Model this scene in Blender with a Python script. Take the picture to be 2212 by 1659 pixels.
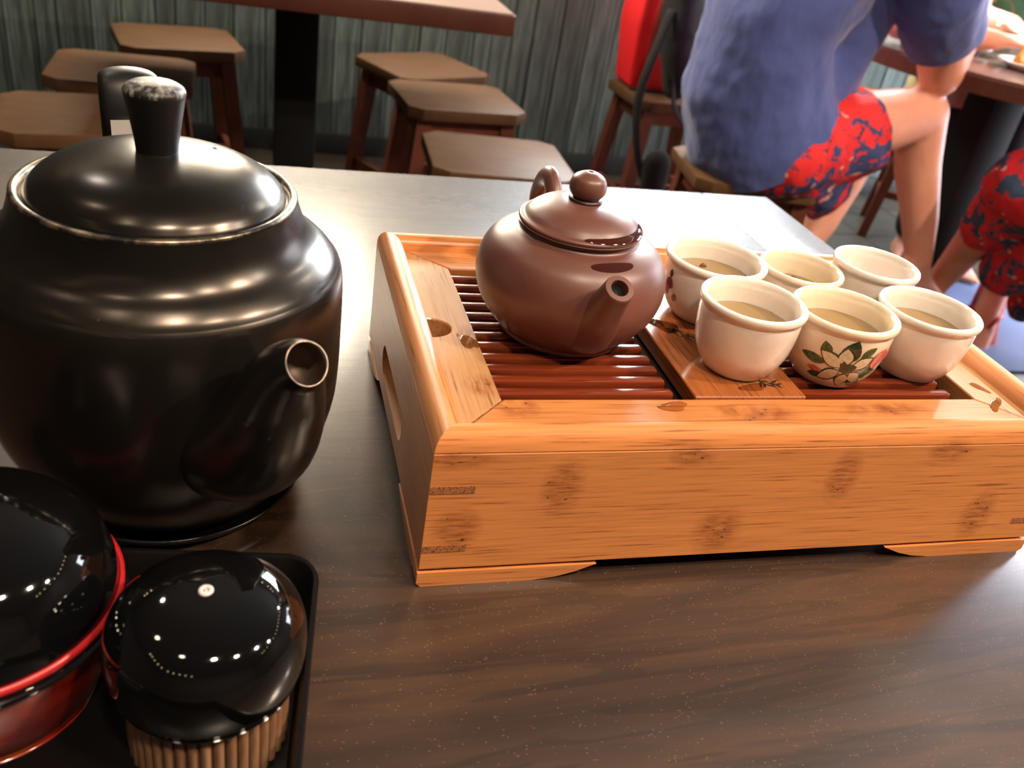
import bpy, bmesh, math, random
from mathutils import Vector, Matrix
random.seed(7)
PI = math.pi
scene = bpy.context.scene
for o in list(bpy.data.objects):
    bpy.data.objects.remove(o)
COL = scene.collection

# ------------------------------------------------------------------ camera
F_PX, YAW, PITCH, ROLL = 1930.06, 0.3308, 0.5418, 0.1795
CAM = Vector((-0.0733, -0.2963, 0.3000))
fw = Vector((math.sin(YAW)*math.cos(PITCH), math.cos(YAW)*math.cos(PITCH), -math.sin(PITCH)))
r0 = fw.cross(Vector((0, 0, 1))).normalized(); u0 = r0.cross(fw)
rt = r0*math.cos(ROLL) + u0*math.sin(ROLL); up = -r0*math.sin(ROLL) + u0*math.cos(ROLL)
cam_d = bpy.data.cameras.new('camera'); cam = bpy.data.objects.new('camera', cam_d); COL.objects.link(cam)
M = Matrix((rt, up, -fw)).transposed().to_4x4(); M.translation = CAM
cam.matrix_world = M
cam_d.sensor_width = 36.0; cam_d.lens = F_PX/2212*36.0
cam_d.clip_start = 0.01; cam_d.clip_end = 50
cam_d.dof.use_dof = True; cam_d.dof.focus_distance = 0.47; cam_d.dof.aperture_fstop = 13.0
scene.camera = cam

# ------------------------------------------------------------------ world, lights, exposure
scene.view_settings.view_transform = 'Standard'; scene.view_settings.look = 'None'
scene.view_settings.exposure = 0.0; scene.view_settings.gamma = 1.0
scene.view_settings.use_curve_mapping = False
cy = scene.cycles
cy.max_bounces = 6; cy.diffuse_bounces = 3; cy.glossy_bounces = 3; cy.transmission_bounces = 3; cy.transparent_max_bounces = 6
cy.use_light_tree = False; cy.sample_clamp_indirect = 6.0; cy.adaptive_threshold = 0.02
w = bpy.data.worlds.new('room_air'); scene.world = w; w.use_nodes = True
w.node_tree.nodes['Background'].inputs[0].default_value = (0.30, 0.26, 0.24, 1)
w.node_tree.nodes['Background'].inputs[1].default_value = 0.25

def lamp(name, loc, power, color, size, aim=None, shape='DISK', size_y=None):
    d = bpy.data.lights.new(name, 'AREA'); d.shape = shape; d.size = size
    if size_y: d.size_y = size_y
    d.energy = power; d.color = color
    o = bpy.data.objects.new(name, d); COL.objects.link(o); o.location = loc
    v = Vector(aim)-Vector(loc) if aim else Vector((0, 0, -1))
    o.rotation_euler = v.to_track_quat('-Z', 'Y').to_euler()
    return o
WARM = (1.0, 0.78, 0.58); NEUT = (1.0, 0.90, 0.80); COOL = (0.80, 0.90, 1.0)
# ceiling downlights of the restaurant
for dx, dy, pw, cl in ((0.15, -1.00, 34, WARM), (-0.75, -0.65, 3, WARM), (0.95, -1.05, 28, WARM), (1.85, -0.70, 84, WARM), (-1.25, 0.35, 3, WARM),
                       (2.75, -0.30, 34, NEUT), (2.60, 2.00, 24, NEUT), (-1.05, 1.80, 8, NEUT)):
    lamp('downlight', (dx, dy, 1.98), pw, cl, 0.16)
W2_STRENGTH, W1_STRENGTH, DOOR_STRENGTH = 62.0, 52.0, 15.0

# ------------------------------------------------------------------ material helpers
def srgb(r, g, b):
    f = lambda c: (c/255/12.92) if c/255 <= 0.04045 else ((c/255+0.055)/1.055)**2.4
    return (f(r), f(g), f(b), 1.0)

class NT:
    def __init__(s, name):
        s.m = bpy.data.materials.new(name); s.m.use_nodes = True
        s.t = s.m.node_tree; s.n = s.t.nodes; s.b = s.n['Principled BSDF']
    def link(s, a, b): s.t.links.new(a, b)
    def set(s, **k):
        names = dict(color='Base Color', rough='Roughness', metal='Metallic', spec='Specular IOR Level', coat='Coat Weight',
                     coatr='Coat Roughness', trans='Transmission Weight', ior='IOR', sheen='Sheen Weight', sss='Subsurface Weight', normal='Normal',
                     emit='Emission Color', emits='Emission Strength', alpha='Alpha', sssr='Subsurface Radius', ssss='Subsurface Scale')
        for kk, v in k.items():
            i = s.b.inputs[names[kk]]
            if hasattr(v, 'is_output') or isinstance(v, bpy.types.NodeSocket): s.link(v, i)
            else: i.default_value = v
        return s
    def coord(s, kind='Object', scale=(1, 1, 1), loc=(0, 0, 0), rot=(0, 0, 0)):
        c = s.n.new('ShaderNodeTexCoord'); mp = s.n.new('ShaderNodeMapping')
        s.link(c.outputs[kind], mp.inputs[0])
        mp.inputs['Scale'].default_value = scale; mp.inputs['Location'].default_value = loc; mp.inputs['Rotation'].default_value = rot
        return mp.outputs[0]
    def noise(s, vec, scale=5, detail=4, rough=0.55, dist=0.0):
        n = s.n.new('ShaderNodeTexNoise'); s.link(vec, n.inputs['Vector'])
        n.inputs['Scale'].default_value = scale; n.inputs['Detail'].default_value = detail
        n.inputs['Roughness'].default_value = rough; n.inputs['Distortion'].default_value = dist
        return n.outputs['Fac']
    def voronoi(s, vec, scale=5, feat='F1', out='Distance', rnd=1.0):
        n = s.n.new('ShaderNodeTexVoronoi'); n.feature = feat; s.link(vec, n.inputs['Vector'])
        n.inputs['Scale'].default_value = scale; n.inputs['Randomness'].default_value = rnd
        return n.outputs[out]
    def ramp(s, fac, stops, interp='LINEAR'):
        r = s.n.new('ShaderNodeValToRGB'); r.color_ramp.interpolation = interp
        el = r.color_ramp.elements
        while len(el) < len(stops): el.new(0.5)
        for e, (p, c) in zip(el, stops):
            e.position = p; e.color = c if len(c) == 4 else (*c, 1)
        s.link(fac, r.inputs[0]); return r.outputs[0]
    def mix(s, fac, a, b, mode='MIX'):
        m = s.n.new('ShaderNodeMix'); m.data_type = 'RGBA'; m.blend_type = mode
        for i, v in ((0, fac), (6, a), (7, b)):
            if isinstance(v, bpy.types.NodeSocket): s.link(v, m.inputs[i])
            else: m.inputs[i].default_value = v
        return m.outputs[2]
    def math(s, op, a, b=0.0, clamp=False):
        m = s.n.new('ShaderNodeMath'); m.operation = op; m.use_clamp = clamp
        for i, v in enumerate((a, b)):
            if isinstance(v, bpy.types.NodeSocket): s.link(v, m.inputs[i])
            else: m.inputs[i].default_value = v
        return m.outputs[0]
    def bump(s, h, strength=0.2, dist=0.001):
        b = s.n.new('ShaderNodeBump'); b.inputs['Strength'].default_value = strength; b.inputs['Distance'].default_value = dist
        s.link(h, b.inputs['Height']); return b.outputs[0]
    def rand(s): return s.n.new('ShaderNodeObjectInfo').outputs['Random']
    def blobs(s, vec, spots):
        """soft marks at given places: spots of (centre, scale) -> strongest factor"""
        out = None
        for c, sc in spots:
            mp = s.n.new('ShaderNodeVectorMath'); mp.operation = 'SUBTRACT'; s.link(vec, mp.inputs[0]); mp.inputs[1].default_value = c
            ml = s.n.new('ShaderNodeVectorMath'); ml.operation = 'DIVIDE'; s.link(mp.outputs[0], ml.inputs[0]); ml.inputs[1].default_value = sc
            ln = s.n.new('ShaderNodeVectorMath'); ln.operation = 'LENGTH'; s.link(ml.outputs[0], ln.inputs[0])
            f = s.math('SUBTRACT', 1.0, ln.outputs['Value'], True)
            out = f if out is None else s.math('MAXIMUM', out, f)
        return out

def plain(name, col, rough=0.5, **k):
    t = NT(name); t.set(color=col, rough=rough, **k); return t.m

MAT = {}
# --- restaurant table laminate
def table_mat(name, along_y=False, tint=1.0):
    t = NT(name)
    rot = (0, 0, PI/2) if along_y else (0, 0, 0)
    v = t.coord('Object', (1.2, 11, 1), rot=rot)
    n1 = t.noise(v, 2.2, 6, 0.6, 0.6)
    v2 = t.coord('Object', (14, 260, 1), rot=rot)
    n2 = t.noise(v2, 3.0, 3, 0.6)
    c = t.ramp(n1, [(0.30, srgb(38, 25, 18)), (0.46, srgb(58, 40, 28)), (0.56, srgb(72, 49, 31)), (0.66, srgb(44, 29, 22)), (0.8, srgb(62, 43, 33))])
    band = t.noise(t.coord('Object', (0.8, 7, 1), loc=(0.3, 1.1, 0), rot=rot), 3.4, 3, 0.5, 1.0)
    c = t.mix(t.math('MULTIPLY', t.math('LESS_THAN', t.math('ABSOLUTE', t.math('SUBTRACT', band, 0.5)), 0.018), 0.45), c, srgb(30, 20, 16))
    c = t.mix(t.math('MULTIPLY', n2, 0.40), c, srgb(40, 27, 19))
    sp = t.voronoi(t.coord('Object', (1, 1.6, 1), rot=rot), 420)
    sp = t.math('LESS_THAN', sp, 0.20)
    gate = t.math('GREATER_THAN', t.noise(t.coord('Object'), 150, 2), 0.535)
    c = t.mix(t.math('MULTIPLY', t.math('MULTIPLY', sp, gate), 0.30), c, srgb(150, 120, 92))
    t.set(color=c, rough=t.math('ADD', t.math('MULTIPLY', n2, 0.2), 0.36), spec=0.40, coat=1.0, coatr=0.18)
    t.b.inputs['Coat IOR'].default_value = 1.55
    t.set(normal=t.bump(n2, 0.008, 0.0005))
    return t.m
MAT['table'] = table_mat('table_laminate'); MAT['table_y'] = table_mat('table_laminate_end', True)
MAT['black_metal'] = plain('black_painted_metal', srgb(14, 13, 13), 0.6, spec=0.25)
MAT['skirting'] = plain('dark_skirting', srgb(44, 47, 44), 0.6)
# --- bamboo
def bamboo(name, axis, base=(214, 138, 78), dark=(172, 98, 50), spots=None, rough=0.30, gloss=0.25):
    t = NT(name)
    sc = {'x': (7, 240, 240), 'y': (240, 7, 240)}[axis]
    n1 = t.noise(t.coord('Object', sc), 3.0, 4, 0.6)
    sc2 = {'x': (4, 24, 24), 'y': (24, 4, 24)}[axis]
    n2 = t.noise(t.coord('Object', sc2), 2.5, 2, 0.5)
    c = t.ramp(n1, [(0.30, srgb(*dark)), (0.47, srgb(*base)), (0.75, srgb(*[min(255, int(x*1.10)) for x in base]))])
    c = t.mix(t.math('MULTIPLY', n2, 0.45), c, srgb(*[int(x*0.80) for x in base]))
    streak = t.math('LESS_THAN', n1, 0.37)
    c = t.mix(t.math('MULTIPLY', streak, 0.38), c, srgb(*[int(x*0.62) for x in dark]))
    if spots:
        f = t.blobs(t.coord('Object'), spots)
        sc3 = {'x': (60, 60, 330), 'y': (330, 60, 330)}[axis]
        n3 = t.noise(t.coord('Object', sc3), 1.6, 3, 0.6)
        f = t.math('MULTIPLY', f, 1.9, True)
        f = t.math('MULTIPLY', f, t.math('MULTIPLY', t.math('SUBTRACT', n3, 0.30), 2.6, True))
        c = t.mix(t.math('MULTIPLY', f, 0.85, True), c, srgb(132, 68, 32))
        dots = t.math('LESS_THAN', t.voronoi(t.coord('Object', (0.6, 1, 1)), 300), 0.17)
        gate = t.math('GREATER_THAN', f, 0.42)
        c = t.mix(t.math('MULTIPLY', t.math('MULTIPLY', dots, gate), 0.7), c, srgb(60, 24, 10))
    t.set(color=c, rough=rough, spec=0.5 if gloss else 0.25, coat=gloss, coatr=0.22)
    t.set(normal=t.bump(n1, 0.10, 0.0005))
    return t.m
nodes = [((0.061, 0, 0.056), (0.012, 1, 0.019)), ((0.015, 0, 0.033), (0.013, 1, 0.016)), ((0.148, 0, 0.026), (0.016, 1, 0.018)),
         ((0.208, 0, 0.058), (0.011, 1, 0.020)), ((0.122, 0, 0.073), (0.014, 1, 0.008)), ((0.266, 0, 0.073), (0.016, 1, 0.008)),
         ((0.304, 0, 0.029), (0.012, 1, 0.020)), ((0.010, 0, 0.073), (0.022, 1, 0.006))]
MAT['bamboo_front'] = bamboo('bamboo_board_with_nodes', 'x', spots=nodes, rough=0.55, gloss=0.0)
MAT['bamboo_x'] = bamboo('bamboo_along_x', 'x')
MAT['bamboo_y'] = bamboo('bamboo_along_y', 'y', base=(208, 138, 82), dark=(170, 102, 56), rough=0.45, gloss=0.08)
MAT['bamboo_rail_x'] = bamboo('bamboo_rail_x', 'x', base=(204, 134, 78), dark=(168, 100, 56), rough=0.22,
                              spots=[((0.165, 0.028, 0.077), (0.03, 0.010, 1)), ((0.245, 0.030, 0.077), (0.035, 0.008, 1)), ((0.045, 0.033, 0.077), (0.012, 0.010, 1))])
MAT['bamboo_rail_y'] = bamboo('bamboo_rail_y', 'y', base=(186, 138, 92), dark=(150, 102, 62), rough=0.26,
                              spots=[((0.034, 0.098, 0.077), (0.009, 0.016, 1)), ((0.033, 0.052, 0.077), (0.012, 0.012, 1))])
MAT['slat'] = bamboo('wet_dark_slat', 'x', base=(122, 52, 28), dark=(78, 26, 14), rough=0.18)
MAT['board'] = bamboo('wet_bamboo_board', 'y', base=(158, 92, 48), dark=(110, 54, 26), rough=0.18)
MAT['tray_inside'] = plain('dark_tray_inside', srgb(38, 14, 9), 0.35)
def pin_mat():
    t = NT('end_grain_pin'); v = t.voronoi(t.coord('Object'), 900)
    t.set(color=t.ramp(v, [(0.2, srgb(92, 48, 26)), (0.5, srgb(165, 104, 62))]), rough=0.5); return t.m
MAT['pin'] = pin_mat()
# --- kettle
def kettle_mat():
    t = NT('worn_black_metal')
    n = t.noise(t.coord('Object'), 9, 4, 0.6); n2 = t.noise(t.coord('Object'), 120, 4, 0.7)
    sc = t.math('GREATER_THAN', n2, 0.72)
    c = t.ramp(n, [(0.3, (0.036, 0.032, 0.028, 1)), (0.7, (0.075, 0.064, 0.054, 1))])
    c = t.mix(t.math('MULTIPLY', sc, 0.5), c, (0.35, 0.30, 0.26, 1))
    t.set(color=c, metal=0.85, rough=t.ramp(n, [(0.3, (0.22,)*3), (0.7, (0.31,)*3)]), spec=0.5)
    t.set(normal=t.bump(n2, 0.04, 0.0004)); return t.m
MAT['kettle'] = kettle_mat()
def worn_rim():
    t = NT('worn_rim_metal'); n = t.noise(t.coord('Object'), 70, 4, 0.7)
    t.set(color=t.ramp(n, [(0.42, (0.03, 0.027, 0.025, 1)), (0.60, (0.32, 0.26, 0.19, 1))]), metal=0.8, rough=0.33); return t.m
MAT['rim'] = worn_rim()
def knob_top():
    t = NT('worn_knob_top'); n = t.noise(t.coord('Object', (1, 1, 0.2)), 210, 5, 0.75)
    t.set(color=t.ramp(n, [(0.46, srgb(22, 21, 20)), (0.62, srgb(150, 146, 142))]), rough=0.5); return t.m
MAT['knob_top'] = knob_top()
MAT['bakelite'] = plain('black_plastic', srgb(17, 15, 16), 0.42)
MAT['steel_plate'] = plain('brushed_steel_plate', srgb(196, 192, 188), 0.5, metal=0.35)
MAT['copper_lip'] = plain('bare_metal_lip', (0.45, 0.34, 0.27, 1), 0.3, metal=1.0)
MAT['spout_inside'] = plain('spout_inside', (0.10, 0.07, 0.055, 1), 0.5, metal=0.6)
# --- clay teapot
def clay():
    t = NT('purple_clay'); n = t.noise(t.coord('Object'), 420, 3, 0.6); n1 = t.noise(t.coord('Object'), 14, 3, 0.5)
    c = t.ramp(n1, [(0.3, srgb(98, 60, 51)), (0.7, srgb(118, 75, 64))])
    t.set(color=c, rough=0.42, spec=0.45, coat=0.35, coatr=0.36); t.set(normal=t.bump(n, 0.06, 0.0004)); return t.m
MAT['clay'] = clay(); MAT['clay_wet'] = plain('wet_clay', srgb(62, 28, 22), 0.08, coat=1.0, coatr=0.03)
MAT['clay_dark'] = plain('dark_clay_joint', srgb(52, 26, 24), 0.4)  # darker clay for the collar under the teapot knob
MAT['hole'] = plain('dark_hole', srgb(6, 5, 5), 0.8)
# --- porcelain, tea, water
def porcelain(name, col):
    t = NT(name); n = t.noise(t.coord('Object'), 90, 3, 0.5)
    t.set(color=t.ramp(n, [(0.3, col), (0.7, tuple(min(1, x*1.04) for x in col[:3])+(1,))]), rough=0.16, spec=0.6, coat=0.7, coatr=0.05, sss=0.0); return t.m
MAT['porcelain'] = porcelain('cream_porcelain', srgb(236, 224, 212)); MAT['porcelain_w'] = porcelain('white_porcelain', srgb(236, 226, 216)); MAT['porcelain_y'] = porcelain('yellow_porcelain', srgb(238, 220, 194))
def tea():
    t = NT('green_tea'); t.set(color=srgb(150, 124, 82), rough=0.04, spec=0.55, coat=0.8, coatr=0.02); return t.m
MAT['tea'] = tea()
MAT['tea_leaf'] = plain('tea_leaf_scrap', srgb(104, 62, 24), 0.5); MAT['ink'] = plain('black_ink', srgb(34, 26, 18), 0.5)
t = NT('water'); gl = t.n.new('ShaderNodeBsdfGlossy'); gl.inputs['Roughness'].default_value = 0.02; tr = t.n.new('ShaderNodeBsdfTransparent'); tr.inputs[0].default_value = (0.80, 0.72, 0.64, 1)
fr = t.n.new('ShaderNodeFresnel'); fr.inputs['IOR'].default_value = 1.33; mx = t.n.new('ShaderNodeMixShader')
t.link(fr.outputs[0], mx.inputs[0]); t.link(tr.outputs[0], mx.inputs[1]); t.link(gl.outputs[0], mx.inputs[2]); t.link(mx.outputs[0], t.n['Material Output'].inputs['Surface']); MAT['water'] = t.m
def printed(name, a, b, sc=900):
    t = NT(name); n = t.noise(t.coord('Object'), sc, 2); t.set(color=t.ramp(n, [(0.35, a), (0.65, b)]), rough=0.18, coat=0.6, coatr=0.05); return t.m
MAT['p_green'] = printed('printed_leaf_green', srgb(34, 62, 30), srgb(84, 112, 62)); MAT['p_dark'] = printed('printed_dark_green', srgb(34, 44, 30), srgb(60, 74, 48))
MAT['p_petal'] = printed('printed_petal', srgb(205, 196, 160), srgb(232, 220, 192)); MAT['p_pink'] = printed('printed_pink', srgb(196, 78, 72), srgb(226, 132, 118))
MAT['p_maroon'] = printed('printed_maroon', srgb(120, 48, 48), srgb(150, 78, 74))
# --- condiment set
MAT['gloss_black'] = plain('black_lacquer', srgb(9, 9, 10), 0.05, spec=0.55, coat=0.4, coatr=0.02)
MAT['tray_black'] = plain('black_tray_plastic', srgb(14, 13, 13), 0.30)
def redlac():
    t = NT('red_lacquer'); n = t.noise(t.coord('Object', (22, 22, 60)), 1.0, 4, 0.6, 0.6)
    c = t.ramp(n, [(0.42, srgb(120, 22, 14)), (0.60, srgb(150, 40, 18)), (0.72, srgb(178, 98, 40))])
    t.set(color=c, rough=0.14, coat=0.6, coatr=0.05); return t.m
MAT['red_lac'] = redlac(); MAT['red_ring'] = plain('red_ring', srgb(178, 36, 40), 0.3)
def ribwood():
    t = NT('rib_wood'); n = t.noise(t.coord('Object', (40, 40, 6)), 8, 4, 0.6)
    c = t.ramp(n, [(0.3, srgb(112, 78, 54)), (0.7, srgb(172, 132, 98))])
    t.set(color=t.mix(t.math('MULTIPLY', t.rand(), 0.5), c, srgb(96, 62, 42)), rough=0.4); return t.m
MAT['rib'] = ribwood(); MAT['pale_ring'] = plain('pale_plastic_ring', srgb(228, 214, 210), 0.35)
# --- room
def plank_mat():
    t = NT('weathered_plank')
    v = t.coord('Object', (26, 26, 1.1)); r = t.rand()
    n = t.noise(v, 2.2, 6, 0.68); n2 = t.noise(t.coord('Object', (60, 60, 3)), 2.0, 4, 0.6)
    c = t.ramp(n, [(0.30, srgb(46, 47, 43)), (0.48, srgb(92, 106, 100)), (0.60, srgb(128, 146, 138)), (0.74, srgb(156, 168, 158))])
    c = t.mix(t.math('MULTIPLY', t.math('GREATER_THAN', n2, 0.60), 0.5), c, srgb(58, 54, 46))
    c = t.mix(t.math('MULTIPLY', r, 0.55), c, srgb(52, 58, 54))
    t.set(color=c, rough=0.65); t.set(normal=t.bump(n2, 0.3, 0.003)); return t.m
MAT['plank'] = plank_mat()
def floor_surface():
    t = NT('floor_tiles')
    br = t.n.new('ShaderNodeTexBrick'); t.link(t.coord('Object', (1, 1, 1)), br.inputs['Vector'])
    br.offset = 0.0; br.inputs['Scale'].default_value = 1.0; br.inputs['Brick Width'].default_value = 0.3; br.inputs['Row Height'].default_value = 0.3
    br.inputs['Mortar Size'].default_value = 0.008
    br.inputs['Color1'].default_value = srgb(88, 78, 64); br.inputs['Color2'].default_value = srgb(72, 66, 55); br.inputs['Mortar'].default_value = srgb(36, 33, 29)
    n = t.noise(t.coord('Object'), 9, 4)
    t.set(color=t.mix(t.math('MULTIPLY', n, 0.5), br.outputs['Color'], srgb(64, 60, 52)), rough=0.42); return t.m
MAT['floor'] = floor_surface()
MAT['plaster'] = plain('upper_plaster', srgb(120, 112, 100), 0.8); MAT['dark_wall'] = plain('dark_brown_wall', srgb(44, 36, 32), 0.8)
MAT['ceiling'] = plain('dark_ceiling', srgb(46, 42, 40), 0.9); MAT['frame'] = plain('window_frame_wood', srgb(70, 48, 36), 0.5)
def glow(name, col, s):
    t = NT(name); t.set(color=(0.05, 0.05, 0.05, 1), emit=col, emits=s, rough=0.4); return t.m
MAT['pane_cool'] = glow('lit_pane_cool', (0.90, 0.97, 1.0, 1), W2_STRENGTH); MAT['pane_warm'] = glow('lit_pane_warm', (1.0, 0.86, 0.66, 1), W1_STRENGTH)
MAT['pane_door'] = glow('lit_door_pane', (0.82, 0.86, 1.0, 1), DOOR_STRENGTH)
MAT['bulb'] = glow('bulb_glow', (1.0, 0.72, 0.42, 1), 30); MAT['bulb_big'] = glow('lamp_glow', (1.0, 0.84, 0.62, 1), 40); MAT['bulb'].cycles.emission_sampling = 'NONE'
def stool_wood(name, a, b):
    t = NT(name); n = t.noise(t.coord('Object', (4, 30, 4)), 3, 5, 0.6); n2 = t.noise(t.coord('Object'), 7, 3, 0.6)
    c = t.ramp(n, [(0.3, a), (0.7, b)])
    c = t.mix(t.math('MULTIPLY', n2, 0.5), c, tuple(x*0.65 for x in a[:3])+(1,))
    c = t.mix(t.math('MULTIPLY', t.rand(), 0.25), c, tuple(x*0.5 for x in a[:3])+(1,))
    t.set(color=c, rough=0.5, spec=0.2); return t.m
MAT['seat'] = stool_wood('stool_seat_wood', srgb(90, 63, 41), srgb(118, 86, 59)); MAT['stool'] = stool_wood('stool_leg_wood', srgb(96, 50, 36), srgb(126, 70, 50))
MAT['table_edge'] = stool_wood('table_edge_wood', srgb(78, 42, 34), srgb(98, 56, 44)); MAT['table2_top'] = plain('pale_table_top', srgb(150, 122, 108), 0.3)
MAT['dark_top'] = plain('glossy_table_top', srgb(104, 78, 72), 0.16, spec=0.6)
# --- people
def skin(name, c):
    t = NT(name); n = t.noise(t.coord('Object'), 16, 3, 0.5)
    t.set(color=t.ramp(n, [(0.3, tuple(x*0.88 for x in c[:3])+(1,)), (0.7, c)]), rough=0.5, spec=0.35); return t.m
MAT['skin'] = skin('skin', srgb(236, 166, 140)); MAT['skin_b'] = skin('skin_deeper_tone', srgb(226, 156, 130))  # second skin is slightly deeper in tone, for the person in the dress
def cloth(name, c, c2):
    t = NT(name); n = t.noise(t.coord('Object'), 5, 4, 0.5); k = t.noise(t.coord('Object', (3, 3, 1.6)), 4.5, 3, 0.55)
    t.set(color=t.ramp(n, [(0.3, c), (0.7, c2)]), rough=0.85, sheen=0.25); t.set(normal=t.bump(k, 0.45, 0.02)); return t.m
MAT['shirt'] = cloth('blue_cotton', srgb(68, 82, 144), srgb(80, 94, 158))
def floral(name, red, blue, sc):
    t = NT(name); v = t.coord('Object')
    nw = t.n.new('ShaderNodeTexNoise'); t.link(v, nw.inputs['Vector']); nw.inputs['Scale'].default_value = sc*0.9; nw.inputs['Detail'].default_value = 3
    vv = t.mix(0.10, v, nw.outputs['Color'])
    a = t.noise(vv, sc*0.55, 3, 0.55, 1.4)
    b = t.voronoi(vv, sc*1.2)
    c = t.ramp(a, [(0.0, blue), (0.44, blue), (0.46, red), (1, red)], 'CONSTANT')
    c = t.mix(t.math('LESS_THAN', b, 0.16), c, srgb(222, 170, 168))
    d = t.noise(vv, sc*1.9, 3, 0.6, 1.2)
    c = t.mix(t.math('GREATER_THAN', d, 0.63), c, tuple(x*0.45 for x in blue[:3])+(1,))
    t.set(color=c, rough=0.8); k = t.noise(v, 9, 3); t.set(normal=t.bump(k, 0.4, 0.02)); return t.m
MAT['floral'] = floral('red_floral_cloth', srgb(232, 40, 42), srgb(58, 66, 112), 17); MAT['floral_b'] = floral('red_berry_cloth', srgb(206, 26, 38), srgb(48, 66, 92), 21)
MAT['floral_g'] = floral('green_leaf_cloth', srgb(70, 118, 92), srgb(206, 176, 120), 14)
MAT['hair'] = plain('dark_hair', srgb(40, 28, 22), 0.5); MAT['red_bag'] = plain('red_fabric', srgb(250, 26, 36), 0.7); MAT['red_bag2'] = plain('red_fabric_fold', srgb(196, 60, 58), 0.7)
MAT['black_cloth'] = plain('black_fabric', srgb(30, 26, 26), 0.85); MAT['teal_cloth'] = plain('teal_fabric', srgb(70, 104, 116), 0.8)
MAT['sandal'] = plain('red_rubber', srgb(168, 26, 40), 0.6); MAT['blue_patch'] = plain('pale_blue_patch', srgb(112, 128, 170), 0.7)
MAT['plate'] = plain('white_plate', srgb(236, 232, 226), 0.15, coat=0.5); MAT['food'] = None
t = NT('fried_food'); n = t.noise(t.coord('Object'), 40, 4); t.set(color=t.ramp(n, [(0.35, srgb(196, 128, 40)), (0.65, srgb(238, 198, 120))]), rough=0.55); MAT['food'] = t.m
MAT['cup_white'] = plain('white_paper', srgb(232, 226, 216), 0.6); MAT['eye'] = plain('eye_dark', srgb(30, 22, 20), 0.2)

# ------------------------------------------------------------------ mesh helpers
def mesh_obj(name, vf, mat, parent=None, smooth=True, loc=None, sharp=None):
    v, f = vf
    me = bpy.data.meshes.new(name); me.from_pydata([tuple(x) for x in v], [], f); me.update()
    return link_mesh(name, me, mat, parent, smooth, loc, sharp)
def link_mesh(name, me, mat, parent=None, smooth=True, loc=None, sharp=None):
    if mat is not None:
        me.materials.clear(); me.materials.append(MAT[mat] if isinstance(mat, str) else mat)
    for p in me.polygons: p.use_smooth = smooth
    if smooth and sharp is not None: me.set_sharp_from_angle(angle=math.radians(sharp))
    o = bpy.data.objects.new(name, me); COL.objects.link(o)
    if parent: o.parent = parent
    if loc: o.location = loc
    return o
def bm_obj(name, bm, mat, parent=None, smooth=True, loc=None, sharp=35):
    me = bpy.data.meshes.new(name); bmesh.ops.recalc_face_normals(bm, faces=bm.faces); bm.to_mesh(me); bm.free()
    return link_mesh(name, me, mat, parent, smooth, loc, sharp)
def thing(name, label, cat, loc=(0, 0, 0), rz=0.0, group=None):
    o = bpy.data.objects.new(name, None); COL.objects.link(o); o.location = loc; o.rotation_euler = (0, 0, rz)
    o.empty_display_size = 0.05
    return tag(o, label, cat, group)
def tag(o, label=None, cat=None, group=None, kind=None):
    if label: o['label'] = label
    if cat: o['category'] = cat
    if group: o['group'] = group
    if kind: o['kind'] = kind
    return o
def struct(o): o['kind'] = 'structure'; return o
def lathe(prof, n=64, cx=0, cy=0):
    v, f, idx = [], [], []
    for r, z in prof:
        if r < 1e-6: idx.append([len(v)]); v.append((cx, cy, z))
        else:
            idx.append(list(range(len(v), len(v)+n)))
            v += [(cx+r*math.cos(2*PI*i/n), cy+r*math.sin(2*PI*i/n), z) for i in range(n)]
    for a, b in zip(idx, idx[1:]):
        for i in range(n):
            j = (i+1) % n
            if len(a) == 1 and len(b) == 1: continue
            if len(a) == 1: f.append((a[0], b[j], b[i]))
            elif len(b) == 1: f.append((a[i], a[j], b[0]))
            else: f.append((a[i], a[j], b[j], b[i]))
    return v, f
def spline(pts, k=6):
    """Catmull-Rom through tuples of any length"""
    out = []
    P = [pts[0]] + list(pts) + [pts[-1]]
    for i in range(1, len(P)-2):
        for s in range(k):
            t = s/k
            out.append(tuple(0.5*((2*b)+(-a+c)*t+(2*a-5*b+4*c-d)*t*t+(-a+3*b-3*c+d)*t**3) for a, b, c, d in zip(P[i-1], P[i], P[i+1], P[i+2])))
    out.append(tuple(pts[-1])); return out
def tube(path, n=16, caps=True, flat=None, upv=(0, 0, 1)):
    """path of (x,y,z,r[,r2]); r along side vector, r2 along the other"""
    v, f = [], []
    P = [Vector(p[:3]) for p in path]; m = len(P)
    prev = None
    for i in range(m):
        tdir = (P[min(i+1, m-1)]-P[max(i-1, 0)]).normalized()
        if prev is not None and tdir.dot(ptd) < 0: tdir = -tdir      # walls that fold back inside keep their winding
        ptd = tdir
        if prev is None:
            u = Vector(upv); s = tdir.cross(u)
            if s.length < 1e-4: s = tdir.cross(Vector((1, 0, 0)))
            s.normalize()
        else:
            s = prev - tdir*prev.dot(tdir); s.normalize()
        prev = s; b = s.cross(tdir)
        ra = path[i][3]; rb = path[i][4] if len(path[i]) > 4 else ra
        for k in range(n):
            a = 2*PI*k/n
            v.append(P[i]+s*math.cos(a)*ra+b*math.sin(a)*rb)
    for i in range(m-1):
        for k in range(n):
            j = (k+1) % n
            f.append((i*n+k, i*n+j, (i+1)*n+j, (i+1)*n+k))
    if caps == 'end': f.append(tuple(range((m-1)*n, m*n)))
    elif caps:
        f.append(tuple(range(n))[::-1]); f.append(tuple(range((m-1)*n, m*n)))
    return [tuple(x) for x in v], f
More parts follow.
